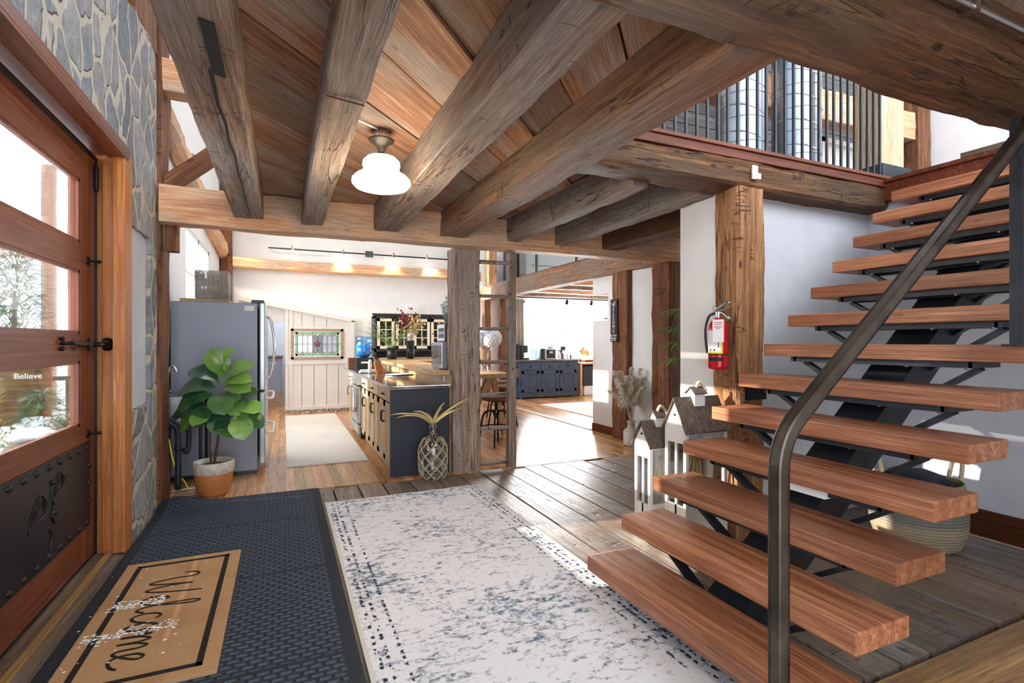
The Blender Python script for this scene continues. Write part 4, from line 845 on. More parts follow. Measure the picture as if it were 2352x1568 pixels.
mb=MB(); mb.bbox(-.75,-.02,11.9,12.55,.30,1.02,.01); mb.build('body','fridgeside',dy_); mb=MB(); mb.box(-.78,.0,11.85,12.6,1.02,1.06); mb.build('top','whiteroof',dy_); mb=MB(); mb.box(-.75,-.02,11.9,12.55,0,.30); mb.build('pedestal','board',dy_)
mb=MB(); mb.box(-.22,-.14,11.893,11.9,.90,.93); mb.build('badge','paper',dy_)
# ---------------- hutch ----------------
ht=thing('hutch','charcoal china hutch with four cream glazed doors on the back wall','hutch',(2.45,10.65,0))
hx0,hx1,hy=1.66,3.30,10.50
mb=MB(); mb.box(hx0,hx1,10.80,10.84,.95,1.88); mb.box(hx0,hx0+.04,hy,10.80,.95,1.88); mb.box(hx1-.04,hx1,hy,10.80,.95,1.88); mb.box(hx0,hx1,hy,10.8,1.84,1.88); mb.box(hx0,hx1,hy,10.80,1.20,1.23); mb.box(hx0,hx1,hy+.03,10.80,1.51,1.525)
for x in(2.07,2.435,2.80): mb.box(x-.02,x+.02,hy,hy+.02,1.2,1.88)
mb.build('carcass','hutch',ht)
mb=MB(); mb.prism([(hx0-.05,hy-.06,1.93),(hx0-.05,hy-.06,1.91),(hx0-.01,hy-.01,1.87),(hx0-.01,hy+.02,1.87),(hx0-.01,hy+.02,1.93)],(hx1-hx0+.06,0,0),(0,0,0)); mb.build('cornice','hutch',ht)
mb=MB(); mb.box(hx0-.03,hx1+.03,10.38,10.84,.92,.95); mb.box(hx0,hx1,10.42,10.84,0,.92); mb.build('base_cabinet','hutch',ht)
mb=MB(); zs=[1.20]; n=40; pts=[(hx0,1.20)]+[(hx0+(hx1-hx0)*i/n,1.155+.025*abs(math.sin(i/n*PI*4))*(1 if i%2 else .8)) for i in range(n+1)]+[(hx1,1.20)]
mb.prism([(x,hy,z) for x,z in pts],(0,.02,0),(0,0,0)); mb.build('scalloped_valance','hutch',ht)
for dx0,dx1 in((1.715,2.055),(2.085,2.42),(2.45,2.785),(2.815,3.15)):
    mb=MB(); z0,z1=1.225,1.83; f=.055; ym=hy-.022
    for a in((dx0,dx1,z0,z0+f),(dx0,dx1,z1-f,z1),(dx0,dx0+f,z0,z1),(dx1-f,dx1,z0,z1)): mb.box(a[0],a[1],ym,ym+.02,a[2],a[3])
    xm=(dx0+dx1)/2; mb.box(xm-.009,xm+.009,ym+.003,ym+.015,z0,z1)
    for z in(z0+f+(z1-z0-2*f)/3,z0+f+(z1-z0-2*f)*2/3): mb.box(dx0,dx1,ym+.003,ym+.015,z-.009,z+.009)
    dd=mb.build('door','creamwood',ht); mb=MB(); kx=dx0+.028 if dx0>2.4 else dx1-.028; mb.ball((kx,ym-.012,1.53),.014); mb.build('knob','blackp',dd)
    mb=MB(); mb.box(dx0+f,dx1-f,ym+.008,ym+.011,z0+f,z1-f); mb.build('glass_pane','glass',dd)
for i,(x,z) in enumerate([(1.80,1.23),(1.92,1.23),(2.0,1.23),(2.2,1.23),(2.31,1.23),(2.53,1.23)]):
    mb=MB(); mb.lathe([(.025,0),(.035,.02),(.04,.07),(.038,.075)],(x,10.62,z),14); mb.tube(spline([(x+.038,10.62,z+.06),(x+.06,10.62,z+.05),(x+.055,10.62,z+.025),(x+.034,10.62,z+.02)],4),.005,5)
    mb.build('mug','red' if i==5 else 'trimwhite',None,['white mug in the hutch, leftmost behind the first cream door','white mug in the hutch, middle one behind the first cream door','white mug in the hutch, rightmost behind the first cream door','white mug in the hutch, left one behind the second cream door','white mug in the hutch, right one behind the second cream door','red mug in the hutch beside the white teapot'][i],'mug','mugs in the hutch')
mb=MB(); mb.lathe([(.04,0),(.065,.03),(.06,.07),(.03,.095),(.012,.10),(.012,.115),(0,.12)],(2.68,10.62,1.232),18); mb.tube([(2.62,10.62,1.26),(2.59,10.62,1.29),(2.57,10.62,1.32)],.008,6); mb.tube(spline([(2.735,10.62,1.30),(2.77,10.62,1.29),(2.76,10.62,1.26),(2.735,10.62,1.25)],4),.006,6); mb.build('teapot','trimwhite',None,'white teapot in the hutch behind the third cream door','teapot')
gl0=None
for i in range(10):
    z=1.527; x=[1.79,1.85,1.94,2.0,2.16,2.24,2.33,2.53,2.62,2.71][i]
    if gl0 is None:
        mb=MB(); mb.lathe([(.03,0),(.004,.006),(.004,.07),(.028,.10),(.034,.14),(.028,.17)],(x,10.66,z),14); gl0=mb.build('wine_glass','vaseglass',None,None,'glass','wine glasses on the hutch shelf'); o=gl0
    else: o=gl0.copy(); COL.objects.link(o); o.location.x+=x-1.79
    o['label']='wine glass on the hutch shelf, '+['leftmost behind the first door','second behind the first door','third behind the first door','rightmost behind the first door','left behind the second door','middle behind the second door','right behind the second door','left behind the third door','middle behind the third door','right behind the third door'][i]
mb=MB(); mb.bbox(2.33,2.45,10.6,10.68,1.932,2.13,.01); mb.build('router','trimwhite',None,'upright white box standing on top of the hutch','router')
mb=MB(); mb.bbox(2.62,2.86,10.55,10.7,1.932,1.95,.004); mb.build('flat_white_box','trimwhite',None,'thin flat white box lying on top of the hutch','box')
# ---------------- island ----------------
def cabinet(name,label,y0,y1,doors):
    t=thing(name,label,'cabinet',(1.28,(y0+y1)/2,0),'island base cabinets')
    mb=MB(); mb.box(1.02,1.60,y0+.002,y1-.002,.09,.885); mb.box(1.06,1.60,y0+.002,y1-.002,0,.09); mb.build('carcass','oak',t)
    mb=MB(); mb.bbox(.998,1.019,y0+.02,y1-.02,.75,.872,.003); dr_=mb.build('drawer','oak',t); ym=(y0+y1)/2
    def pull(par,a,b): mb=MB(); mb.tube(spline([a,tuple(Vector(a)+Vector((-.03,0,0))),tuple(Vector(b)+Vector((-.03,0,0))),b],5),.006,6); mb.build('pull_handle','blackp',par)
    pull(dr_,(.998,ym-.05,.81),(.998,ym+.05,.81))
    n=doors; dw=(y1-y0-.04)/n
    for i in range(n):
        a=y0+.02+dw*i; b=a+dw-.008; mb=MB(); f=.055
        for q in((a,b,.11,.11+f),(a,b,.73-f,.73),(a,a+f,.11,.73),(b-f,b,.11,.73)): mb.box(.998,1.019,q[0],q[1],q[2],q[3])
        mb.box(1.006,1.019,a,b,.11,.73); dd=mb.build('door','oak',t); hy_=b-.03 if i==0 else a+.03
        pull(dd,(.998,hy_,.52),(.998,hy_,.62))
        if y0<5.3 and i==0:
            for z in(.22,.62): mb=MB(); mb.box(.99,.999,a-.02,a+.01,z-.03,z+.03); mb.build('hinge','blackp',dd)
cabinet('island_cabinet','pine base cabinet at the near end of the island',5.26,6.04,2)
cabinet('island_cabinet','middle pine base cabinet of the island',6.04,6.73,2)
cabinet('island_cabinet','pine base cabinet next to the stove',6.73,7.46,2)
cabinet('island_cabinet','narrow pine base cabinet beyond the stove',8.30,8.85,1)
mb=MB(); mb.box(.985,1.60,5.237,5.258,0,.885); mb.build('end_panel','navy',None,'dark navy end panel of the kitchen island','panel')
mb=MB(); mb.bbox(.965,1.612,5.20,7.46,.885,.92,.006); mb.bbox(.965,1.612,8.30,9.5,.885,.92,.006); mb.bbox(1.55,1.612,7.46,8.30,.885,.92); mb.build('island_worktop','counter',None,'glossy steel worktop of the kitchen island','worktop')
sv=thing('stove','stainless range cooker set into the island','stove',(1.26,7.88,0))
mb=MB(); mb.bbox(1.0,1.548,7.465,8.295,.05,.90,.006); mb.build('body','blackp',sv)
mb=MB(); mb.bbox(.955,1.0,7.47,8.29,.22,.74,.01); od=mb.build('oven_door','steel',sv); mb=MB(); mb.box(.951,.956,7.56,8.2,.32,.62); mb.build('oven_window','mirror',od)
mb=MB(); mb.tube([(.955,7.53,.70),(.91,7.53,.70),(.91,8.23,.70),(.955,8.23,.70)],.012,8); mb.build('handle','chrome',od)
mb=MB(); mb.prism([(.95,7.47,.76),(1.0,7.47,.90),(1.05,7.47,.90),(1.05,7.47,.76)],(0,.82,0),(0,0,0)); mb.build('control_panel','steel',sv)
mb=MB(); mb.bbox(.96,1.0,7.47,8.29,.06,.205,.01); mb.build('storage_drawer','steel',sv)
mb=MB(); mb.box(.97,1.548,7.47,8.29,.901,.925); mb.build('glass_hob','mirror',sv)
for y in(7.5,8.26): mb=MB(); mb.cyl((1.02,y,0),(1.02,y,.05),.018); mb.build('foot','blackp',sv)
mb=MB(); mb.prism([(.90,7.50,.42),(.90,7.52,.40),(.90,7.56,.40),(.90,7.58,.42),(.90,7.58,.56),(.90,7.55,.68),(.90,7.53,.68),(.90,7.50,.56)],(.006,0,0),(0,0,0)); mb.build('oven_mitt','paper',None,'white mitt hanging from the stove handle','mitt')
# knee wall and bar
mb=MB(); mb.box(1.612,1.66,5.262,5.40,0,1.015); mb.box(1.612,1.66,5.40,9.5,0,1.015); mb.build('bar_support','oakx',None,'pine knee wall carrying the raised breakfast bar','panel')
mb=MB(); mb.prism([(x,y,1.018) for x,y in((1.45,5.27),(1.618,5.27),(1.618,5.415),(1.95,5.415),(1.95,8.0),(2.7,8.0),(2.75,10.0),(1.70,10.0),(1.46,9.2))],(0,0,.045),(0,0,0)); mb.build('breakfast_bar','oakx',None,'raised pine breakfast bar behind the steel worktop','bar')
mb=MB(); mb.bbox(1.604,1.612,6.6,6.66,.955,1.005,.003); mb.build('outlet','trimwhite',None,'white outlet on the bar knee wall, farther one','outlet')
mb=MB(); mb.bbox(1.600,1.612,5.42,5.475,.93,1.0,.003); mb.tube(spline([(1.603,5.45,.98),(1.57,5.44,.99),(1.5,5.42,1.07),(1.55,5.43,1.075)],5),.004,5); mb.build('outlet','trimwhite',None,'white outlet with a plugged cord near the microwave','outlet')
# microwave, boxed sign, succulent
mw=thing('microwave','dark grey microwave oven with a steel door on the breakfast bar','microwave',(1.74,5.64,1.064))
mb=MB(); mb.bbox(1.60,1.93,5.43,5.86,1.072,1.362,.004); mb.build('case','fridgeside',mw)
mb=MB(); mb.bbox(1.575,1.60,5.432,5.858,1.075,1.36,.004); dd=mb.build('door','steel',mw); mb=MB(); mb.box(1.572,1.576,5.44,5.84,1.12,1.325); mb.build('window','mirror',dd)
for x,y in((1.62,5.46),(1.62,5.83),(1.9,5.46),(1.9,5.83)): mb=MB(); mb.cyl((x,y,1.063),(x,y,1.073),.012); mb.build('foot','blackp',mw)
sg=thing('boxed_sign','grey shadow-box frame with navy lettering panel on top of the microwave','frame',(1.66,5.66,1.363))
mb=MB(); mb.bbox(1.632,1.72,5.50,5.82,1.363,1.575,.003); mb.build('box','hutch',sg)
mb=MB(); mb.box(1.629,1.632,5.515,5.805,1.378,1.56); mb.build('mount','paper',sg)
mb=MB(); mb.box(1.627,1.629,5.53,5.75,1.41,1.52); mb.build('lettering_panel','blue',sg)
textobj('GEORGIAN',.042,'paper',(1.6265,5.64,1.465),(PI/2,0,-PI/2),parent=sg,font_sx=1.1)
def leafblade(mb,p,d,L,wd,droop=.5,n=5,t=None):
    p=Vector(p); d=Vector(d).normalized(); s=d.cross(Vector((0,0,1))); s=s.normalized() if s.length>.01 else Vector((1,0,0)); 
    if t is not None: mb.t=t
    vs=[]
    for i in range(n+1):
        a=i/n; q=p+d*L*a+Vector((0,0,-droop*L*a*a)); w_=wd*math.sin(PI*(.12+.88*a))
        vs+= [q-s*w_,q+Vector((0,0,-w_*.3)),q+s*w_]
    mb.add(vs,[(i*3+j,i*3+j+1,(i+1)*3+j+1,(i+1)*3+j) for i in range(n) for j in(0,1)],True)
tl=thing('teal_succulent','frosted teal leafy sprig standing on the boxed sign','plant',(1.68,5.62,1.576))
mb=MB()
for i in range(7):
    a=i*.9; h=.12+.05*(i%3); top=Vector((1.68+.05*math.cos(a),5.62+.05*math.sin(a),1.60+h+.05*(i%2)))
    mb.tube([(1.68,5.62,1.577),tuple(top)],.002,4)
    for k in range(9):
        q=Vector((1.68,5.62,1.577)).lerp(top,.3+.7*k/8)
        for s_ in(0,PI): leafblade(mb,q,(math.cos(a+k*1.3+s_),math.sin(a+k*1.3+s_),.9),.045,.008,.1,3)
mb.build('leaves','teal',tl)
# knife block, jug dispenser, things on the worktop
kb=thing('knife_block','orange beech knife block full of knives on the worktop','knife block',(1.26,7.42,.922))
mb=MB(); mb.prism([(1.33,7.35,.922),(1.20,7.35,.922),(1.17,7.35,1.08),(1.22,7.35,1.13)],(0,.13,0),(0,0,0)); mb.build('block','knifeblock',kb)
for i in range(3):
    for j in range(3):
        mb=MB(); p=Vector((1.185+.014*i,7.375+.038*j,1.10+.012*i)); q=p+Vector((-.055,0,.085-.01*i)); mb.bar(p,q,.014,.012); mb.ball(q,.010); mb.build('knife_handle','blackp' if (i+j)%3 else 'chrome',kb)
mb=MB(); mb.lathe([(.025,0),(.028,.01),(.028,.12),(.02,.14),(.022,.18),(0,.19)],(1.13,7.52,.926),14); mb.build('salt_mill','trimwhite',None,'white mill beside the knife block','mill')
mb=MB(); mb.bbox(1.0,1.32,7.56,7.72,.926,.95,.004); mb.bbox(1.02,1.3,7.57,7.71,.951,.965,.004); mb.build('white_tray','trimwhite',None,'low white tray behind the knife block','tray')
for i,(a,b,m_,l_) in enumerate(((.0,.21,'blue','blue magazine at the bottom of the pile on the worktop'),(.25,.19,'paper','white magazine on top of the pile on the worktop'))):
    mb=MB(); mb.box(-.15,.15,-.11,.11,.921+.008*i,.928+.008*i); mb.xf(Matrix.Translation((1.43,6.95,0))@Matrix.Rotation(.3+a,4,'Z')); mb.build('magazine',m_,None,l_,'magazine','magazines on the worktop')
wd_=thing('water_dispenser','blue water jug upturned on a black countertop dispenser','water dispenser',(1.2,8.62,.92))
mb=MB(); mb.bbox(1.07,1.33,8.50,8.76,.921,1.11,.01); mb.build('base','blackp',wd_); mb=MB(); mb.box(1.14,1.27,8.49,8.50,1.02,1.05); mb.build('tap_panel','paper',wd_)
mb=MB(); mb.lathe([(.04,0),(.09,.03),(.125,.06),(.127,.15),(.120,.16),(.127,.17),(.127,.25),(.120,.26),(.127,.27),(.127,.33),(.115,.35),(0,.352)],(1.2,8.63,1.10),28); mb.build('jug','bluejug',wd_)
mb=MB(); mb.lathe([(.035,0),(.085,.032),(.119,.06),(.119,.22),(0,.22)],(1.2,8.63,1.105),28); mb.build('water','waterblue',wd_)
mb=MB(); mb.bbox(.985,1.10,8.86,8.98,.921,1.10,.005); mb.build('wooden_cube','post_brown',None,'rough brown wooden box left of the water dispenser','box')
# palm and bouquet on the bar
pm=thing('potted_palm','parlour palm in a ribbed black pot on the far end of the bar','plant',(1.74,9.1,1.064))
mb=MB(); mb.lathe([(.075,0),(.085,.02),(.095,.2),(.088,.2),(.07,.05)],(1.74,9.1,1.064),20); mb.build('pot','blackp',pm)
fr0=[]
for k in range(15):
    a=k*2.4; el_=.9+.35*(k%3); mb=MB(); L_=.55+.12*(k%4); d_=Vector((math.cos(a)*.62,math.sin(a)*.62,el_)).normalized(); pr=None
    P=[Vector((1.74,9.1,1.2))+d_*L_*t+Vector((math.cos(a)*.25*t*t,math.sin(a)*.25*t*t,-.28*t*t))*L_ for t in [i/10 for i in range(11)]]
    mb.t=.3+.4*random.random(); mb.tube(P,.004,5)
    for i in range(3,11):
        tg=(P[i]-P[i-1]).normalized(); s_=tg.cross(Vector((0,0,1))).normalized()
        for q in(-1,1): leafblade(mb,P[i],tg*.8+s_*q*.9,.16*(1-abs(i-6)/9),.011,.25,3,random.random())
    mb.build('frond','palm',pm)
bv=thing('dried_bouquet','burgundy and gold dried flowers in a tall black vase on the bar','flowers',(2.10,9.25,1.064))
mb=MB(); mb.lathe([(.065,0),(.07,.01),(.07,.32),(.062,.32),(.06,.05)],(2.10,9.25,1.064),20); mb.build('vase','blackp',bv)
mb=MB(); mb.lathe([(.058,.30),(.06,.48),(.05,.50)],(2.10,9.25,1.064),16); mb.build('paper_wrap','glaze',bv)
for nm,mm,off in(('burgundy_blooms','burg',-.07),('gold_berries','goldb',.05)):
    mb=MB()
    for i in range(110):
        q=Vector((random.gauss(0,.085)+off,random.gauss(0,.08),random.gauss(0,.09)+(.06 if mm=='burg' else 0))); mb.ball(Vector((2.10,9.25,1.68))+q,random.uniform(.012,.026),5)
    mb.build(nm,mm,bv,kind='stuff')
mb=MB()
for i in range(30): q=(2.10+random.gauss(0,.09),9.25+random.gauss(0,.08),1.72+random.gauss(0,.09)); mb.tube([(2.10,9.25,1.5),q],.002,4)
mb.build('twigs','grasstan',bv)
# ---------------- pineapple bottle ----------------
pa=thing('pineapple_bottle','rope-netted glass bottle with gold leaves standing by the navy island end','vase',(1.375,5.055,0))
c_=(1.375,5.055,0)
prof=[(.09,.003),(.115,.015),(.135,.06),(.143,.14),(.145,.26),(.135,.33),(.105,.39),(.055,.43),(.040,.47),(.036,.55),(.046,.56)]
mb=MB(); mb.lathe(prof,c_,32); mb.build('bottle','vaseglass',pa)
def pr_(z):
    for (r0,z0),(r1,z1) in zip(prof,prof[1:]):
        if z0<=z<=z1: return r0+(r1-r0)*(z-z0)/(z1-z0)
    return prof[-1][0]
mb=MB(); NN=8
for hd_ in(1,-1):
    for k in range(NN):
        pts=[]
        for i in range(41):
            z=.01+.40*i/40; a=2*PI*k/NN+hd_*z*6.4; r=pr_(z)+.003; pts.append((c_[0]+r*math.cos(a),c_[1]+r*math.sin(a),z))
        mb.tube(pts,.0048,5)
mb.build('rope_net','rope',pa)
for i,(a,L_,el_,dr) in enumerate([(2.75,.34,.95,1.1),(2.9,.26,1.4,.9),(3.3,.20,1.7,.7),(.1,.34,1.1,.15),(-.2,.26,1.0,.4),(1.2,.25,1.8,.4),(4.2,.3,1.6,.9),(2.2,.30,1.5,1.4),(5.2,.22,1.4,.5),(2.7,.38,.8,.9)]):
    mb=MB(); d_=Vector((math.cos(a-.25),math.sin(a-.25)*.6,el_)).normalized(); P=[Vector((c_[0],c_[1],.54))+d_*L_*t*1.15+Vector((math.cos(a-.25)*.3*t*t,0,-dr*.45*t*t))*L_*1.3 for t in[j/10 for j in range(11)]]
    mb.tube([tuple(p) for p in P],.022,6,rf=lambda s:1.05-.85*s)
    for j in range(1,10):
        for q in(-1,1): mb.ball(P[j]+Vector((0,-.004,0))+Vector((q*.012*(1-j/12),0,q*.003)),.008*(1.1-j/14),5)
    mb.build('leaf','gold',pa)
# ---------------- ladder ----------------
ld=thing('ladder','weathered grey wooden ladder fixed beside the silvery post','ladder',(2.1,5.2,0))
timber('rail',(2.295,5.20,0.0),(2.295,5.20,2.335),.085,.10,'post_grey',.004,parent=ld,up=(0,1,0))
for z in(2.225,1.860,1.505,1.148,.797,.433,.06): timber('rung',(1.93,5.20,z),(2.262,5.20,z),.06,.036,'post_grey',.003,parent=ld,ch=.008)
# ---------------- dining corner seen through the ladder ----------------
tb=thing('bar_table','live-edge wooden table with slanted legs behind the ladder','table',(2.63,7.3,0))
mb=MB(); n=14; pts=[(2.30+.02*math.sin(i*1.7),6.55+1.7*i/n) for i in range(n+1)]+[(2.96+.02*math.sin(i*2.1),8.25-1.7*i/n) for i in range(n+1)]
mb.prism([(x,y,.87) for x,y in pts],(0,0,.055),(0,0,0)); mb.build('tabletop','oakx',tb)
for y in(6.85,7.95):
    mb=MB(); mb.bar((2.28,y,.03),(2.68,y,.86),.09,.07); mb.build('leg','oakx',tb); mb=MB(); mb.bar((2.92,y,.03),(2.74,y,.86),.09,.07); mb.build('leg','oakx',tb)
def stool(x,y,rz,label,back):
    t=thing('bar_stool',label,'stool',(0,0,0),'industrial stools at the table')
    mb=MB(); mb.lathe([(.10,.615),(.175,.60),(.19,.62),(.185,.655),(.15,.672),(.0,.66)],(0,0,0),24); mb.build('seat','leather',t)
    mb=MB(); mb.cyl((0,0,.36),(0,0,.60),.022); mb.lathe([(.035,.40),(.045,.42),(.045,.46),(.035,.48)],(0,0,0),12); mb.lathe([(.10,.585),(.10,.60)],(0,0,0),16); mb.build('screw_post','black',t)
    for k in range(4):
        a=PI/4+k*PI/2; c,s=math.cos(a),math.sin(a); mb=MB(); mb.tube(spline([(.02*c,.02*s,.46),(.12*c,.12*s,.455),(.18*c,.18*s,.38),(.20*c,.20*s,.22),(.235*c,.235*s,.01)],6),.013,8); mb.build('leg','black',t)
    mb=MB(); mb.tube([(.198*math.cos(i*PI/12),.198*math.sin(i*PI/12),.25) for i in range(24)],.009,6,True); mb.build('foot_ring','black',t)
    if back:
        mb=MB(); 
        for s in(-.13,.13): mb.tube(spline([(s,.12,.60),(s,.2,.70),(s,.21,.95)],5),.010,6)
        mb.tube([(-.13,.21,.95),(.13,.21,.95)],.010,6); mb.build('back_frame','black',t)
        mb=MB(); mb.bbox(-.15,.15,.195,.225,.78,.93,.01); mb.build('backrest','leather',t)
    t.location=(x,y,0); t.rotation_euler=(0,0,rz)
stool(2.56,6.28,.3,'brown leather industrial stool right behind the ladder rungs',False)
stool(3.22,7.62,-1.3,'industrial stool with a backrest on the far side of the table, nearer one',True)
stool(3.55,8.55,-1.3,'industrial stool with a backrest on the far side of the table, farther one',True)
fv=thing('hydrangea_vase','white hydrangeas in a tall flared crystal vase on the table','flowers',(2.80,7.35,.925))
mb=MB(); mb.lathe([(.07,0),(.075,.012),(.06,.05),(.055,.09),(.062,.12),(.07,.2),(.09,.30),(.12,.38),(.112,.38),(.06,.14),(0,.13)],(2.80,7.35,.926),24); mb.build('vase','vaseglass',fv)
for i,(a,b,h,r) in enumerate(((-.12,0,1.42,.10),(.02,.03,1.45,.11),(.16,0,1.42,.12),(.05,-.1,1.38,.10),(-.05,.1,1.38,.1))):
    mb=MB(); 
    for k in range(70):
        ph=math.acos(1-2*(k+.5)/70); th=k*2.4; q=Vector((math.sin(ph)*math.cos(th),math.sin(ph)*math.sin(th),math.cos(ph)))
        mb.ball(Vector((2.80+a,7.35+b,h))+q*r*.85,r*.24,5,(1,1,1),.4)
    mb.build('bloom','hyd',fv)
mb=MB(); mb.bbox(3.1,3.5,9.4,9.7,1.0,1.35,.01); mb.box(3.15,3.45,9.45,9.65,0,1.0); mb.build('plinth_table','cream',None,'pale stand glimpsed behind the hydrangeas','stand')
# ---------------- living room ----------------
sb=thing('sideboard','slate-blue distressed sideboard with three drawers over three doors','sideboard',(5.93,11.3,0))
mb=MB(); mb.box(5.12,6.74,11.12,11.52,.06,.90); mb.box(5.10,6.76,11.10,11.54,.04,.12); mb.build('carcass','blue',sb)
mb=MB(); mb.bbox(5.06,6.80,11.06,11.55,.90,.93,.006); mb.build('top','post_grey',sb)
for i in range(3):
    x0=5.18+.52*i; mb=MB(); mb.bbox(x0,x0+.46,11.105,11.125,.70,.84,.004); dd=mb.build('drawer','blue',sb); mb=MB(); mb.lathe([(.012,0),(.034,.012),(.03,.02),(0,.022)],(x0+.23,11.105,.77),12,(0,-1,0)); mb.build('knob','blackp',dd)
    mb=MB(); f=.06
    for a in((x0,x0+.46,.16,.16+f),(x0,x0+.46,.66-f,.66),(x0,x0+f,.16,.66),(x0+.46-f,x0+.46,.16,.66)): mb.box(a[0],a[1],11.105,11.125,a[2],a[3])
    for k in range(9): mb.box(x0+f+.038*k,x0+f+.038*k+.034,11.115,11.125,.2,.62)
    dd=mb.build('door','blue',sb); mb=MB(); kx=x0+(.42 if i==0 else .04); mb.ball((kx,11.09,.58),.017); mb.build('knob','blackp',dd)
for x in(5.2,6.66):
    mb=MB(); mb.ball((x,11.2,.025),.025); mb.build('foot','trimwhite',sb)
cm=thing('pod_coffee_maker','black pod coffee maker at the left end of the sideboard','coffee maker',(5.3,11.3,.931))
mb=MB(); mb.bbox(5.20,5.42,11.18,11.45,.932,.98,.01); mb.bbox(5.20,5.28,11.2,11.45,.98,1.28,.01); mb.build('body','blackp',cm); mb=MB(); mb.bbox(5.28,5.39,11.2,11.4,1.10,1.28,.02); mb.build('brew_head','steelbar',cm)
mb=MB(); mb.bbox(5.10,5.19,11.2,11.5,.932,1.30,.01); mb.build('black_canister','blackp',None,'tall black canister left of the pod coffee maker','canister')
mb=MB(); mb.lathe([(.07,0),(.075,.01),(.075,.22),(.05,.24),(.05,.25)],(5.62,11.35,.932),18); mb.build('water_tank','bluejug',None,'clear bluish water jug between two coffee machines','jug')
em=thing('espresso_machine','black and steel espresso machine in the middle of the sideboard','coffee machine',(5.95,11.3,.931))
mb=MB(); mb.bbox(5.72,5.84,11.18,11.45,.932,1.20,.008); mb.bbox(5.84,6.18,11.25,11.45,.932,1.18,.008); mb.build('body','blackp',em)
mb=MB(); mb.bbox(5.84,6.16,11.15,11.26,.932,.96,.004); mb.cyl((5.86,11.2,.95),(5.86,11.2,1.2),.028); mb.bbox(5.95,6.05,11.16,11.25,1.08,1.13); mb.bbox(5.93,6.07,11.2,11.3,1.16,1.26,.01); mb.build('brew_group','steel',em)
dc=thing('drip_coffee_maker','drip coffee maker with a glass carafe right of the espresso machine','coffee maker',(6.36,11.3,.931))
mb=MB(); mb.bbox(6.29,6.43,11.22,11.42,.932,.95,.004); mb.bbox(6.29,6.43,11.36,11.42,.95,1.24,.004); mb.bbox(6.29,6.43,11.2,11.40,1.15,1.25,.008); mb.build('body','steelbar',dc); mb=MB(); mb.lathe([(.045,0),(.06,.03),(.055,.1),(.035,.13)],(6.36,11.28,.952),14); mb.build('carafe','mirror',dc)
mb=MB(); mb.add([(6.20,11.17,.932),(6.26,11.12,.932),(6.24,11.14,1.13),(6.19,11.18,1.13)],[(0,1,2,3)]); mb.prism([(6.24,11.13,.932),(6.26,11.13,.932),(6.20,11.13,1.14),(6.18,11.13,1.14)],(0,.02,0),(0,0,0)); mb.build('white_card_stand','paper',None,'leaning white card stand left of the drip coffee maker','card')
for i,(x,h,r,m_,l_) in enumerate(((6.50,.19,.022,'steel','slim steel bottle right of the drip coffee maker'),(6.555,.20,.02,'glass','small clear bottle third from the right end of the sideboard'),(6.60,.13,.022,'blackp','short black jar near the right end of the sideboard'),(6.66,.11,.022,'chrome','small chrome shaker at the right end of the sideboard'))):
    mb=MB(); mb.lathe([(r,0),(r,h*.7),(r*.5,h*.8),(r*.6,h),(0,h)],(x,11.25,.932),12); mb.build('bottle',m_,None,l_,'bottle')
mb=MB(); mb.lathe([(.04,0),(.045,.01),(.045,.10),(.038,.10)],(6.86,11.38,.832),14); mb.build('white_mug','trimwhite',None,'white patterned mug on the console beside the sideboard','mug')
cs_=thing('console_table','pale oak console table right of the blue sideboard','table',(7.3,11.35,0))
mb=MB(); mb.box(6.84,7.9,11.18,11.54,.79,.83); mb.build('top','oakx',cs_)
for x in(6.84,7.84): mb=MB(); mb.box(x,x+.06,11.18,11.54,0,.79); mb.build('side','oak',cs_)
mb=MB(); mb.box(6.95,7.8,11.22,11.5,.25,.74); mb.build('dark_bin','navy',None,'dark navy storage bin under the pale console','bin')
mb=MB(); mb.bbox(6.98,7.3,11.22,11.5,.0,.245,.03); mb.build('printed_bag','paper',None,'white patterned bag on the floor under the console','bag')
rv=thing('rose_vase','pink and yellow roses in a glass vase on the console','flowers',(7.0,11.3,.831))
mb=MB(); mb.lathe([(.05,0),(.03,.03),(.04,.08),(.065,.2),(.06,.2),(.03,.07)],(7.0,11.3,.832),18); mb.build('vase','vaseglass',rv)
for dx_,dz,r,m_ in((-.10,.30,.05,'pink'),(-.03,.36,.055,'pink'),(.08,.27,.075,'yel'),(.0,.27,.06,'yel'),(.12,.22,.06,'yel'),(-.05,.24,.05,'yel')): mb=MB(); mb.ball((7.0+dx_,11.28,.83+dz),r,10,(1,1,.85),.5); mb.build('rose',m_,rv)
wb=thing('roller_blind','white roller blind covering the top of the living room window','blind',(6.7,11.57,2.0))
mb=MB(); mb.box(5.48,8.0,11.57,11.573,2.0,2.39); mb.build('cloth','blindcloth',wb); mb=MB(); mb.box(5.48,8.0,11.565,11.58,1.985,2.005); mb.build('hem_bar','chrome',wb)
mb=MB(); vs=[]; n=28
for i in range(n+1): vs+= [(5.16+.24*i/n,11.46+.03*math.sin(i*1.35),.85),(5.18+.20*i/n,11.46+.03*math.sin(i*1.35),2.40)]
mb.add(vs,[(2*i,2*i+2,2*i+3,2*i+1) for i in range(n)],True); cu_=mb.build('curtain','curtain',None,'linen curtain at the left edge of the living room window','curtain')
mo=cu_.modifiers.new('t','SOLIDIFY'); mo.thickness=.006
tk=thing('black_track_light','black track with two small spotlights in the living room','track light',(6.6,11.0,2.43))
mb=MB(); mb.box(5.0,8.2,10.98,11.0,2.40,2.425); mb.build('rail','black',tk)
for x in(6.35,7.05): mb=MB(); mb.cyl((x,10.99,2.40),(x,10.99,2.34),.008); mb.cyl((x,10.99,2.36),(x-.05,10.93,2.29),.035); mb.build('spotlight','black',tk)
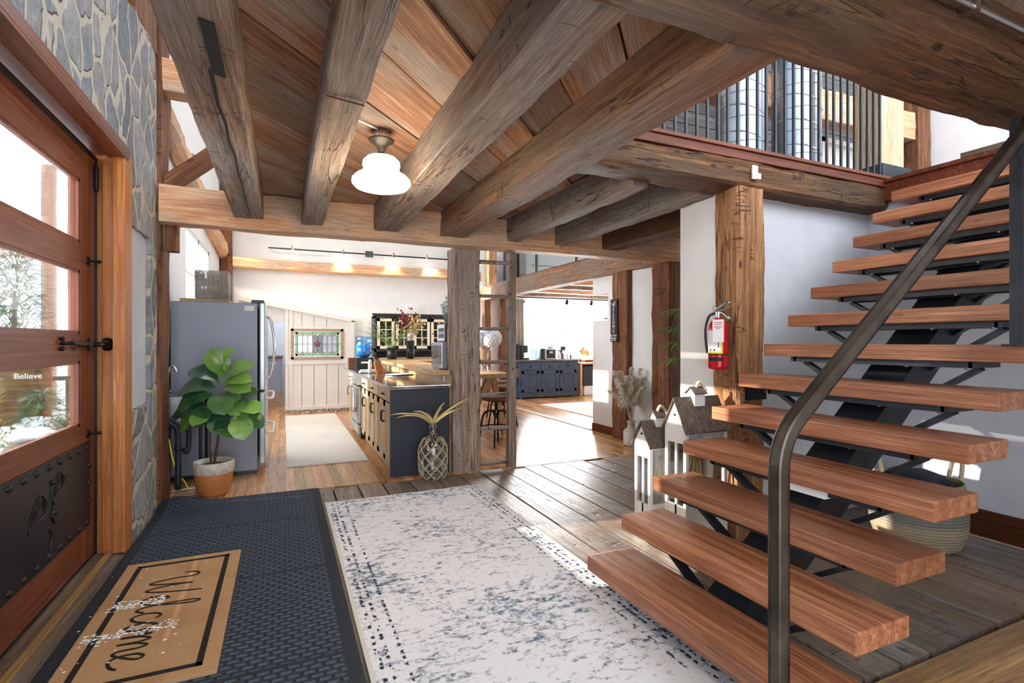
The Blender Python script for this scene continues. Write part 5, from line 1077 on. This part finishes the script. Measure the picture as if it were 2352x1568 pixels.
hp=thing('half_wall_plant','small dark leafy plant on the notch of the white half wall','plant',(4.44,6.55,1.69))
mb=MB()
for i in range(18): a=i*2.4; leafblade(mb,(4.44,6.52,1.70),(math.cos(a)*.5,math.sin(a),.5),.13,.009,.5,4,.2+.3*random.random())
mb.build('leaves','palm',hp)
# glass railing over the wall line
gr=thing('glass_railing','glass panel railing on the loft edge above the dining area','railing',(4.4,8.2,2.655))
for y0,y1 in((5.9,7.3),(7.36,8.76),(8.82,9.6)): mb=MB(); mb.box(4.39,4.40,y0,y1,2.66,3.7); mb.build('glass_panel','vaseglass',gr)
for y in(7.33,8.79,9.62): mb=MB(); mb.box(4.37,4.42,y-.02,y+.02,2.66,3.75); mb.build('steel_post','chrome' if y<9 else 'blackp',gr)
mb=MB(); mb.box(4.36,4.50,5.4,11.5,2.655,2.68); mb.build('sill_board','trimred',gr)
mb=MB(); vs=[]; n=60
for i in range(n+1): y=9.75+1.5*i/n; vs+= [(4.62+.04*math.sin(i*1.6),y,2.70),(4.62+.04*math.sin(i*1.6),y,4.2)]
mb.add(vs,[(2*i,2*i+2,2*i+3,2*i+1) for i in range(n)],True); o=mb.build('dark_curtain','hutch',None,'dark pleated curtain on the loft behind the ladder top','curtain'); o.modifiers.new('t','SOLIDIFY').thickness=.006
timber('loft_corner_post',(4.62,11.6,2.70),(4.62,11.6,5),.25,.2,'post_honey',.01,'tan post on the loft behind the top ladder rungs','post',up=(0,1,0))
# ---------------- track lights over the kitchen ----------------
def spot(par,p,d,name='spotlight',em=True,e=9):
    p=Vector(p); d=Vector(d).normalized(); mb=MB(); mb.cyl(p,p+d*.10,.022,14,.030); mb.cyl(p-d*.01+Vector((0,0,0)),p,.012,8); s=mb.build(name,'chrome',par)
    mb=MB(); mb.lathe([(0,0),(.027,0.0),(.03,.012),(0,.014)],p+d*.10,14,tuple(d)); mb.build('lit_lens','bulb',s)
    l=bpy.data.lights.new('spot','SPOT'); l.energy=e*4; l.spot_size=1.6; l.spot_blend=.8; l.color=(1,.82,.58); l.shadow_soft_size=.03
    o=bpy.data.objects.new('track_spot_lamp',l); COL.objects.link(o); o.location=p+d*.13; o.rotation_euler=d.to_track_quat('-Z','Y').to_euler()
t1=thing('track_light','long steel track with four lit spotlights above the wavy back-wall beam','track light',(1.6,10.6,3.10))
mb=MB(); mb.box(-.25,3.6,10.59,10.61,3.10,3.125); mb.build('rail','steelbar',t1)
mb=MB(); mb.box(1.50,1.65,10.57,10.63,3.05,3.17); mb.cyl((1.575,10.6,3.11),(1.575,10.85,3.11),.012); mb.cyl((-.2,10.6,3.11),(-.2,10.85,3.11),.008); mb.cyl((3.5,10.6,3.11),(3.5,10.85,3.11),.008); mb.build('mounting_box','chrome',t1)
for x,d in((.165,(0,-.3,-1)),(1.077,(0,.2,-1)),(2.052,(0,.2,-1)),(2.739,(.3,.1,-1))): spot(t1,(x,10.58,3.17),d)
t2=thing('side_track_light','steel track with lit spotlights on the kitchen side wall above the log','track light',(-.98,8.5,3.47))
mb=MB(); mb.box(-1.0,-.98,6.1,11.0-.2,3.46,3.48); mb.cyl((-.99,6.6,3.47),(-1.05,6.6,3.47),.01); mb.cyl((-.99,9.4,3.47),(-1.05,9.4,3.47),.01); mb.build('rail','chrome',t2)
for y,d in((6.85,(.5,.5,-.6)),(8.75,(.6,.5,-.3)),(10.4,(.4,-.1,-1))): spot(t2,(-.94,y,3.50),d)
# ---------------- fire extinguisher ----------------
fe=thing('fire_extinguisher','red fire extinguisher with a white tag hung on the honey hewn post','fire extinguisher',(2.765,2.70,1.178))
ex,ey=2.765,2.70
mb=MB(); mb.lathe([(.055,0),(.064,.008),(.066,.02),(.066,.27),(.06,.31),(.045,.335),(.022,.35),(.018,.36)],(ex,ey,1.178),32); mb.build('cylinder','red',fe)
def cyl_label(z0,z1,a0,a1,mat,r=.0665,name='label'):
    mb=MB(); vs=[]; n=14
    for i in range(n+1):
        a=a0+(a1-a0)*i/n; vs+= [(ex+r*math.cos(a),ey+r*math.sin(a),z0),(ex+r*math.cos(a),ey+r*math.sin(a),z1)]
    mb.add(vs,[(2*i,2*i+2,2*i+3,2*i+1) for i in range(n)],True); mb.build(name,mat,fe)
va=math.atan2(-ey,-ex) # towards the room
cyl_label(1.288,1.44,va-1.25,va+.45,'yellow',.0667,'yellow_label'); cyl_label(1.30,1.445,va-1.25,va+.24,'paper',.067,'white_label')
cyl_label(1.235,1.262,va-1.2,va+.45,'ink',.0667,'black_label'); cyl_label(1.276,1.285,-PI,PI,'ink',.0675,'strap')
for k in range(2): cyl_label(1.306,1.318,va-.9+.42*k,va-.72+.42*k,'ink',.0673,'pictogram')
cyl_label(1.33,1.37,va-.02,va+.07,'ink',.0673,'pictogram'); cyl_label(1.375,1.385,va-.02,va+.07,'redink',.0673,'pictogram')
mb=MB(); mb.cyl((ex,ey,1.535),(ex,ey,1.575),.02); mb.bar((ex,ey,1.575),(ex+.01,ey-.10,1.60),.024,.012); mb.build('valve','chrome',fe)
mb=MB(); mb.tube(spline([(ex,ey+.02,1.59),(ex,ey-.02,1.61),(ex,ey-.07,1.635),(ex,ey-.10,1.63)],5),.010,8); mb.build('top_lever','chrome',fe)
mb=MB(); mb.tube(spline([(ex,ey-.01,1.575),(ex-.005,ey-.06,1.56),(ex-.01,ey-.11,1.52)],5),.009,8); mb.build('carry_handle','chrome',fe)
mb=MB(); mb.tube([(ex+.0,ey+.035+.018*math.cos(i*PI/6),1.60+.018*math.sin(i*PI/6)) for i in range(12)],.002,5,True); mb.build('pin_ring','chrome',fe)
mb=MB(); mb.tube(spline([(ex,ey+.01,1.57),(ex-.02,ey+.06,1.55),(ex-.03,ey+.085,1.47),(ex-.03,ey+.085,1.38),(ex-.03,ey+.07,1.29)],6),.009,8); mb.build('hose','blackp',fe)
mb=MB(); q=Vector((math.cos(va),math.sin(va),0)); s_=Vector((-q.y,q.x,0)); p0=Vector((ex,ey,0))+q*.075
mb.add([p0+s_*a+Vector((0,0,z)) for z in(1.365,1.52) for a in(-.036,.036)]+[p0-q*.0015+s_*a+Vector((0,0,z)) for z in(1.365,1.52) for a in(-.036,.036)],[(0,1,3,2),(4,6,7,5),(0,2,6,4),(1,5,7,3),(2,3,7,6),(0,4,5,1)]); tg_=mb.build('inspection_tag','paper',fe)
mb=MB()
for z,w_ in((1.50,.06),(1.487,.05),(1.47,.055),(1.46,.03)): p1=p0+q*.0008; mb.bar(p1-s_*w_/2+Vector((0,0,z)),p1+s_*w_/2+Vector((0,0,z)),.001,.004)
mb.build('tag_print','redink',tg_)
# ---------------- welcome sign ----------------
ws=thing('welcome_sign','narrow black vertical welcome sign on a dark post','sign',(4.28,6.08,1.364))
mb=MB(); mb.bbox(4.268,4.288,6.0,6.16,1.364,1.969,.003); mb.build('frame','trimred',ws); mb=MB(); mb.box(4.264,4.268,6.01,6.15,1.372,1.96); mb.build('board','ink',ws)
for i,ch_ in enumerate('WELCOME'): textobj(ch_,.075,'paper',(4.2632,6.08,1.885-.062*i),(PI/2,0,-PI/2),parent=ws)
textobj('To Our',.048,'paper',(4.2632,6.08,1.455),(PI/2,0,-PI/2),parent=ws); textobj('Home',.048,'paper',(4.2632,6.08,1.417),(PI/2,0,-PI/2),parent=ws)
mb=MB()
for s in(-1,1): mb.prism([(4.2632,6.08+s*.012,1.385),(4.2632,6.08+s*.03,1.40),(4.2632,6.08+s*.055,1.378),(4.2632,6.08+s*.03,1.380)],(-.001,0,0),(0,0,0))
mb.prism([(4.2632,6.09,1.945),(4.2632,6.05,1.925),(4.2632,6.02,1.935),(4.2632,6.045,1.915)],(-.001,0,0),(0,0,0)); mb.build('leaf_motif','paper',ws)
# ---------------- pampas grass, hanging plant ----------------
pg=thing('pampas_vase','fluffy pampas grass in a white and taupe vase by the white wall','plant',(4.20,5.58,0))
mb=MB(); mb.lathe([(.075,.001),(.095,.01),(.10,.03),(.10,.185),(.097,.19)],(4.19,5.58,0),28); mb.build('vase','trimwhite',pg)
mb=MB(); mb.lathe([(.0975,.19),(.085,.21),(.052,.235),(.048,.30),(.06,.33),(.055,.33),(.044,.3),(.044,.22)],(4.19,5.58,0),28); mb.build('vase_neck','glaze',pg)
for k in range(15):
    a=k*2.4; sp=.10+.13*(k%3)/2; hgt=.95-.05*(k%5)-(.12 if k%3==2 else 0); mb=MB(); mb.t=random.random()*.5
    top=Vector((4.19+sp*.75*math.cos(a)-.06,5.58+sp*math.sin(a)*1.4,hgt+.08)); P=spline([(4.19,5.58,.1),(4.19+.02*math.cos(a),5.58+.02*math.sin(a),.34),tuple(Vector((4.19,5.58,.34)).lerp(top,.55)+Vector((0,0,.06))),tuple(top)],8)
    mb.tube(P,.0025,4)
    n0=int(len(P)*.55)
    for i in range(n0,len(P)):
        f=(i-n0)/(len(P)-n0)
        for q in range(34):
            th=random.random()*2*PI; dd=Vector((math.cos(th)*.8,math.sin(th)*.8,.35)); mb.t=random.random(); leafblade(mb,P[i],dd,.10*(1-.5*f)*(.6+.6*random.random()),.0035,.9,3)
    mb.build('plume','pampas',pg)
hg=thing('hanging_plant','tall green strap-leaved plant in the gap beside the white wall corner','plant',(3.80,4.15,0))
mb=MB(); mb.cyl((3.80,4.15,0.3),(3.80,4.15,1.72),.012); mb.build('stem','palm',hg); mb=MB(); mb.lathe([(.12,0),(.15,.3),(.14,.3),(.0,.26)],(3.80,4.15,.001),20); mb.build('pot','terra',hg)
for z in(1.68,1.5,1.34,1.18): 
    mb=MB()
    for k in range(16): a=k*2.4+z; leafblade(mb,(3.80,4.15,z),(math.cos(a),math.sin(a),.45),.36,.022,.6,6,.45+.55*random.random())
    mb.build('leaf_cluster','leaf',hg)
# ---------------- house lanterns ----------------
def lantern(name,label,X0,Y0,W,D,ze,zr):
    t=thing(name,label,'lantern',(X0+W/2,Y0+D/2,0),'white house-shaped floor lanterns')
    p=.024; X1=X0+W;Y1=Y0+D; yc=(Y0+Y1)/2
    mb=MB()
    for x in(X0,X1-p):
        for y in(Y0,Y1-p): mb.box(x,x+p,y,y+p,0,ze)
    for z0,z1 in((0,.05),(ze-.04,ze)):
        mb.box(X0+p,X1-p,Y0,Y0+p*.7,z0,z1); mb.box(X0+p,X1-p,Y1-p*.7,Y1,z0,z1); mb.box(X0,X0+p*.7,Y0+p,Y1-p,z0,z1); mb.box(X1-p*.7,X1,Y0+p,Y1-p,z0,z1)
    mb.box(X0+.002,X1-.002,Y0+.002,Y1-.002,0,.012)
    mb.box(X0+p,X1-p,Y0+.004,Y0+.014,.05,.36*ze); mb.box(X0+.004,X0+.014,Y0+p,Y1-p,.05,.36*ze)
    mb.box(X0+.004,X0+.016,yc-.008,yc+.008,.05,ze-.04); mb.box(X0+p,X1-p,Y1-.006,Y1-.002,.05,ze-.04)
    mb.build('frame','trimwhite',t)
    for x in(X0,X1-.012):
        mb=MB(); mb.prism([(x,Y0,ze+.0005),(x,Y1,ze),(x,yc,zr-.01)],(.012,0,0),(0,0,0)); mb.box(x-.0015,x+.0135,Y0+p,Y1-p,ze-.10,ze-.001); mb.build('gable','trimwhite',t)
    mb=MB(); mb.cyl((X0-.008,yc,ze+(zr-ze)*.45),(X0,yc,ze+(zr-ze)*.45),.007); mb.build('button','black',t)
    mb=MB(); mb.box(X0+p,X1-p,Y0+.008,Y0+.011,.05,ze-.04); mb.box(X0+p,X1-p,Y1-.011,Y1-.008,.05,ze-.04); mb.box(X0+.008,X0+.011,Y0+p,Y1-p,.05,ze-.1); mb.build('glass_panes','glass',t)
    e=.018
    for s in(-1,1):
        yb=Y0-e if s<0 else Y1+e; zb=ze-e*(zr-ze)/(D/2); mb=MB()
        mb.prism([(X0-e,yc,zr),(X0-e,yb,zb),(X0-e,yb,zb+.014),(X0-e,yc,zr+.014)],(W+2*e,0,0),(0,0,0)); mb.build('roof_slope','whiteroof',t)
    cw=.034*W/.37+.012; cx=(X0+X1)/2+.0; mb=MB(); mb.box(cx-cw,cx+cw,yc-cw*.8,yc+cw*.8,zr-.05,zr+.035); mb.prism([(cx-cw,yc-cw*.8,zr+.035),(cx-cw,yc+cw*.8,zr+.035),(cx-cw,yc,zr+.07)],(2*cw,0,0),(0,0,0)); cp=mb.build('cupola','trimwhite',t)
    mb=MB(); k=1.25
    for s in(-1,1): mb.prism([(cx-cw*k,yc,zr+.072),(cx-cw*k,yc+s*cw*1.1,zr+.030),(cx-cw*k,yc+s*cw*1.1,zr+.037),(cx-cw*k,yc,zr+.081)],(2*cw*k,0,0),(0,0,0))
    mb.build('cupola_roof','whiteroof',cp)
    mb=MB(); mb.tube(spline([(cx,yc,zr+.07),(cx+.005,yc-.01,zr+.10),(cx+.03,yc-.01,zr+.105),(cx+.07,yc-.02,zr+.05)],6),.011,8); mb.build('rope_loop','rope',cp)
    mb=MB(); 
    for i in range(9): mb.tube(spline([(X0+.08+.02*i,yc,.012),(X0+.10+.02*i+.02*math.sin(i*3),yc+.02,ze*.5),(X0+.16+.03*math.cos(i*2.),yc-.02,ze*.85)],4),.0025,4)
    mb.build('dry_twigs','grasstan',t)
lantern('house_lantern','larger white house lantern with brown plank roof beside the honey post',2.385,2.60,.36,.20,.80,.985)
lantern('house_lantern','smaller white house lantern with brown roof, left of the larger one',2.31,2.865,.27,.17,.66,.80)
# ---------------- seagrass basket ----------------
sb_=thing('seagrass_basket','coiled seagrass basket with loop handles on the floor behind the stairs','basket',(3.95,2.10,0))
pf=[(.20,0),(.235,.02),(.27,.12),(.275,.22),(.265,.34),(.25,.44),(.242,.44),(.255,.3),(.262,.2),(.24,.05),(0,.03)]
mb=MB(); q=[]
for (r0,z0),(r1,z1) in zip(pf,pf[1:]):
    for i in range(6): q.append((r0+(r1-r0)*i/6,z0+(z1-z0)*i/6))
q.append(pf[-1]); mb.lathe(q,(3.95,2.10,.001),40); mb.build('body','seagrass',sb_)
for s in(-1,1):
    mb=MB(); a=-.45 if s>0 else PI-.45; c,s_=math.cos(a),math.sin(a)
    mb.tube(spline([(3.95+.25*c-.05*s_,2.10+.25*s_+.05*c,.42),(3.95+.27*c-.04*s_,2.10+.27*s_+.04*c,.55),(3.95+.27*c+.0*s_,2.10+.27*s_,.60),(3.95+.27*c+.04*s_,2.10+.27*s_-.04*c,.55),(3.95+.25*c+.05*s_,2.10+.25*s_-.05*c,.42)],6),.014,8); mb.build('handle','rope',sb_)
mb=MB(); mb.ball((3.92,2.10,.42),.19,14,(1,1,.45),.4); mb.build('dark_blanket','navy',None,'dark folded cloth filling the seagrass basket','blanket')
# ---------------- garden outside the door ----------------
mb=MB(); vs=[]; n=40
for j in range(n+1):
    for i in range(n+1): x=-1.35-12*i/n; y=-2+18*j/n; vs.append((x,y,-.12+.25*noise.noise(Vector((x*.6,y*.6,0)))*min(1,i/4)))
mb.add(vs,[(j*(n+1)+i,j*(n+1)+i+1,(j+1)*(n+1)+i+1,(j+1)*(n+1)+i) for j in range(n) for i in range(n)],True); mb.build('snowy_ground','snow',kind='structure')
for x,y,h,l in((-4.67,14.4,.21,'red-brown porch post outside, left one seen through the door panes'),(-4.1,13.9,.15,'red-brown porch post outside, right one beside the door frame')):
    timber('porch_post',(x,y,-.1),(x,y,5.2),h,h,'porch',.005,l,'post','porch posts outside the door',up=(0,1,0))
pr2=thing('garden_rail','black metal garden rail seen through the lowest door pane','rail',(-4.5,12.6,-.1))
mb=MB(); mb.box(-5.6,-3.2,12.58,12.62,.62,.70); mb.build('bar','black',pr2)
for x in(-5.4,-4.6,-3.8): mb=MB(); mb.box(x-.03,x+.03,12.58,12.62,-.1,.62); mb.build('upright','black',pr2)
def shrub(name,label,c,r,h,n,snow=12,mat='needle',up=.4):
    t=thing(name,label,'shrub',c,'snowy evergreens outside'); mb=MB()
    for i in range(n):
        a=random.random()*2*PI; z=random.random(); rr=r*(1-z*.8)*math.sqrt(random.random()); p=Vector((c[0]+rr*math.cos(a),c[1]+rr*math.sin(a),c[2]+h*z)); d=Vector((math.cos(a),math.sin(a),up+random.gauss(0,.4))); leafblade(mb,p,d,.16,.009,.3,2,random.random()*(.4+.6*z))
    mb.build('foliage',mat,t)
    mb=MB(); mb.cyl((c[0],c[1],c[2]-.1),(c[0],c[1],c[2]+h*.8),.05,8,.02); mb.build('trunk','post_brown',t)
    if snow:
        mb=MB()
        for i in range(snow): a=random.random()*2*PI; rr=r*random.random(); z=h*(.5+.3*random.random())*(1-rr/r*.3); mb.ball((c[0]+rr*math.cos(a),c[1]+rr*math.sin(a),c[2]+z),random.uniform(.05,.12),8,(1.5,1.2,.5),.6)
        mb.build('snow_cap','snow',t)
shrub('evergreen_tree','tall dark evergreen seen through the middle door pane',(-2.95,8.1,-.1),.75,2.6,4200,0)
shrub('snowy_shrub','snow-capped evergreen shrub nearest the door frame through the lowest pane',(-1.85,6.25,-.1),.28,.75,900,8)
shrub('snowy_shrub','snow-capped evergreen shrub in the middle of the lowest pane',(-2.3,6.9,-.1),.34,.95,900,9)
shrub('snowy_shrub','snow-capped evergreen shrub at the left edge of the lowest pane',(-2.55,6.1,-.1),.30,.85,900,6)
shrub('bare_bush','bare tan twiggy bush outside in front of the evergreen',(-2.75,6.95,-.1),.16,1.4,420,0,'grasstan',1.6)
for x,y,z,r,l in((-2.05,5.6,.2,.26,'snow-topped rock, nearest outside the door'),(-2.2,6.45,.35,.20,'snow-topped rock between two snowy shrubs'),(-2.0,7.6,.25,.26,'snow-topped rock, farthest one outside the door')):
    t=thing('garden_rock',l,'rock',(x,y,-.1),'rocks in the snowy garden'); mb=MB(); mb.ball((x,y,z-.05),r,14,(1,.9,.9),.5); mb.build('stone','rock',t); mb=MB(); mb.ball((x,y,z+r*.55),r*.86,14,(1.05,.95,.45),.3); mb.build('snow_cap','snow',t)
bs_=thing('believe_plaque','dark brown garden plaque lettered in white behind the shrubs','sign',(-2.62,7.3,.45))
mb=MB(); mb.bbox(-2.90,-2.35,7.32,7.35,.45,1.25,.01); mb.box(-2.65,-2.60,7.325,7.345,-.1,.45); mb.build('board','post_brown',bs_)
textobj('Believe',.085,'paper',(-2.55,7.315,.99),(PI/2,0,0),parent=bs_)
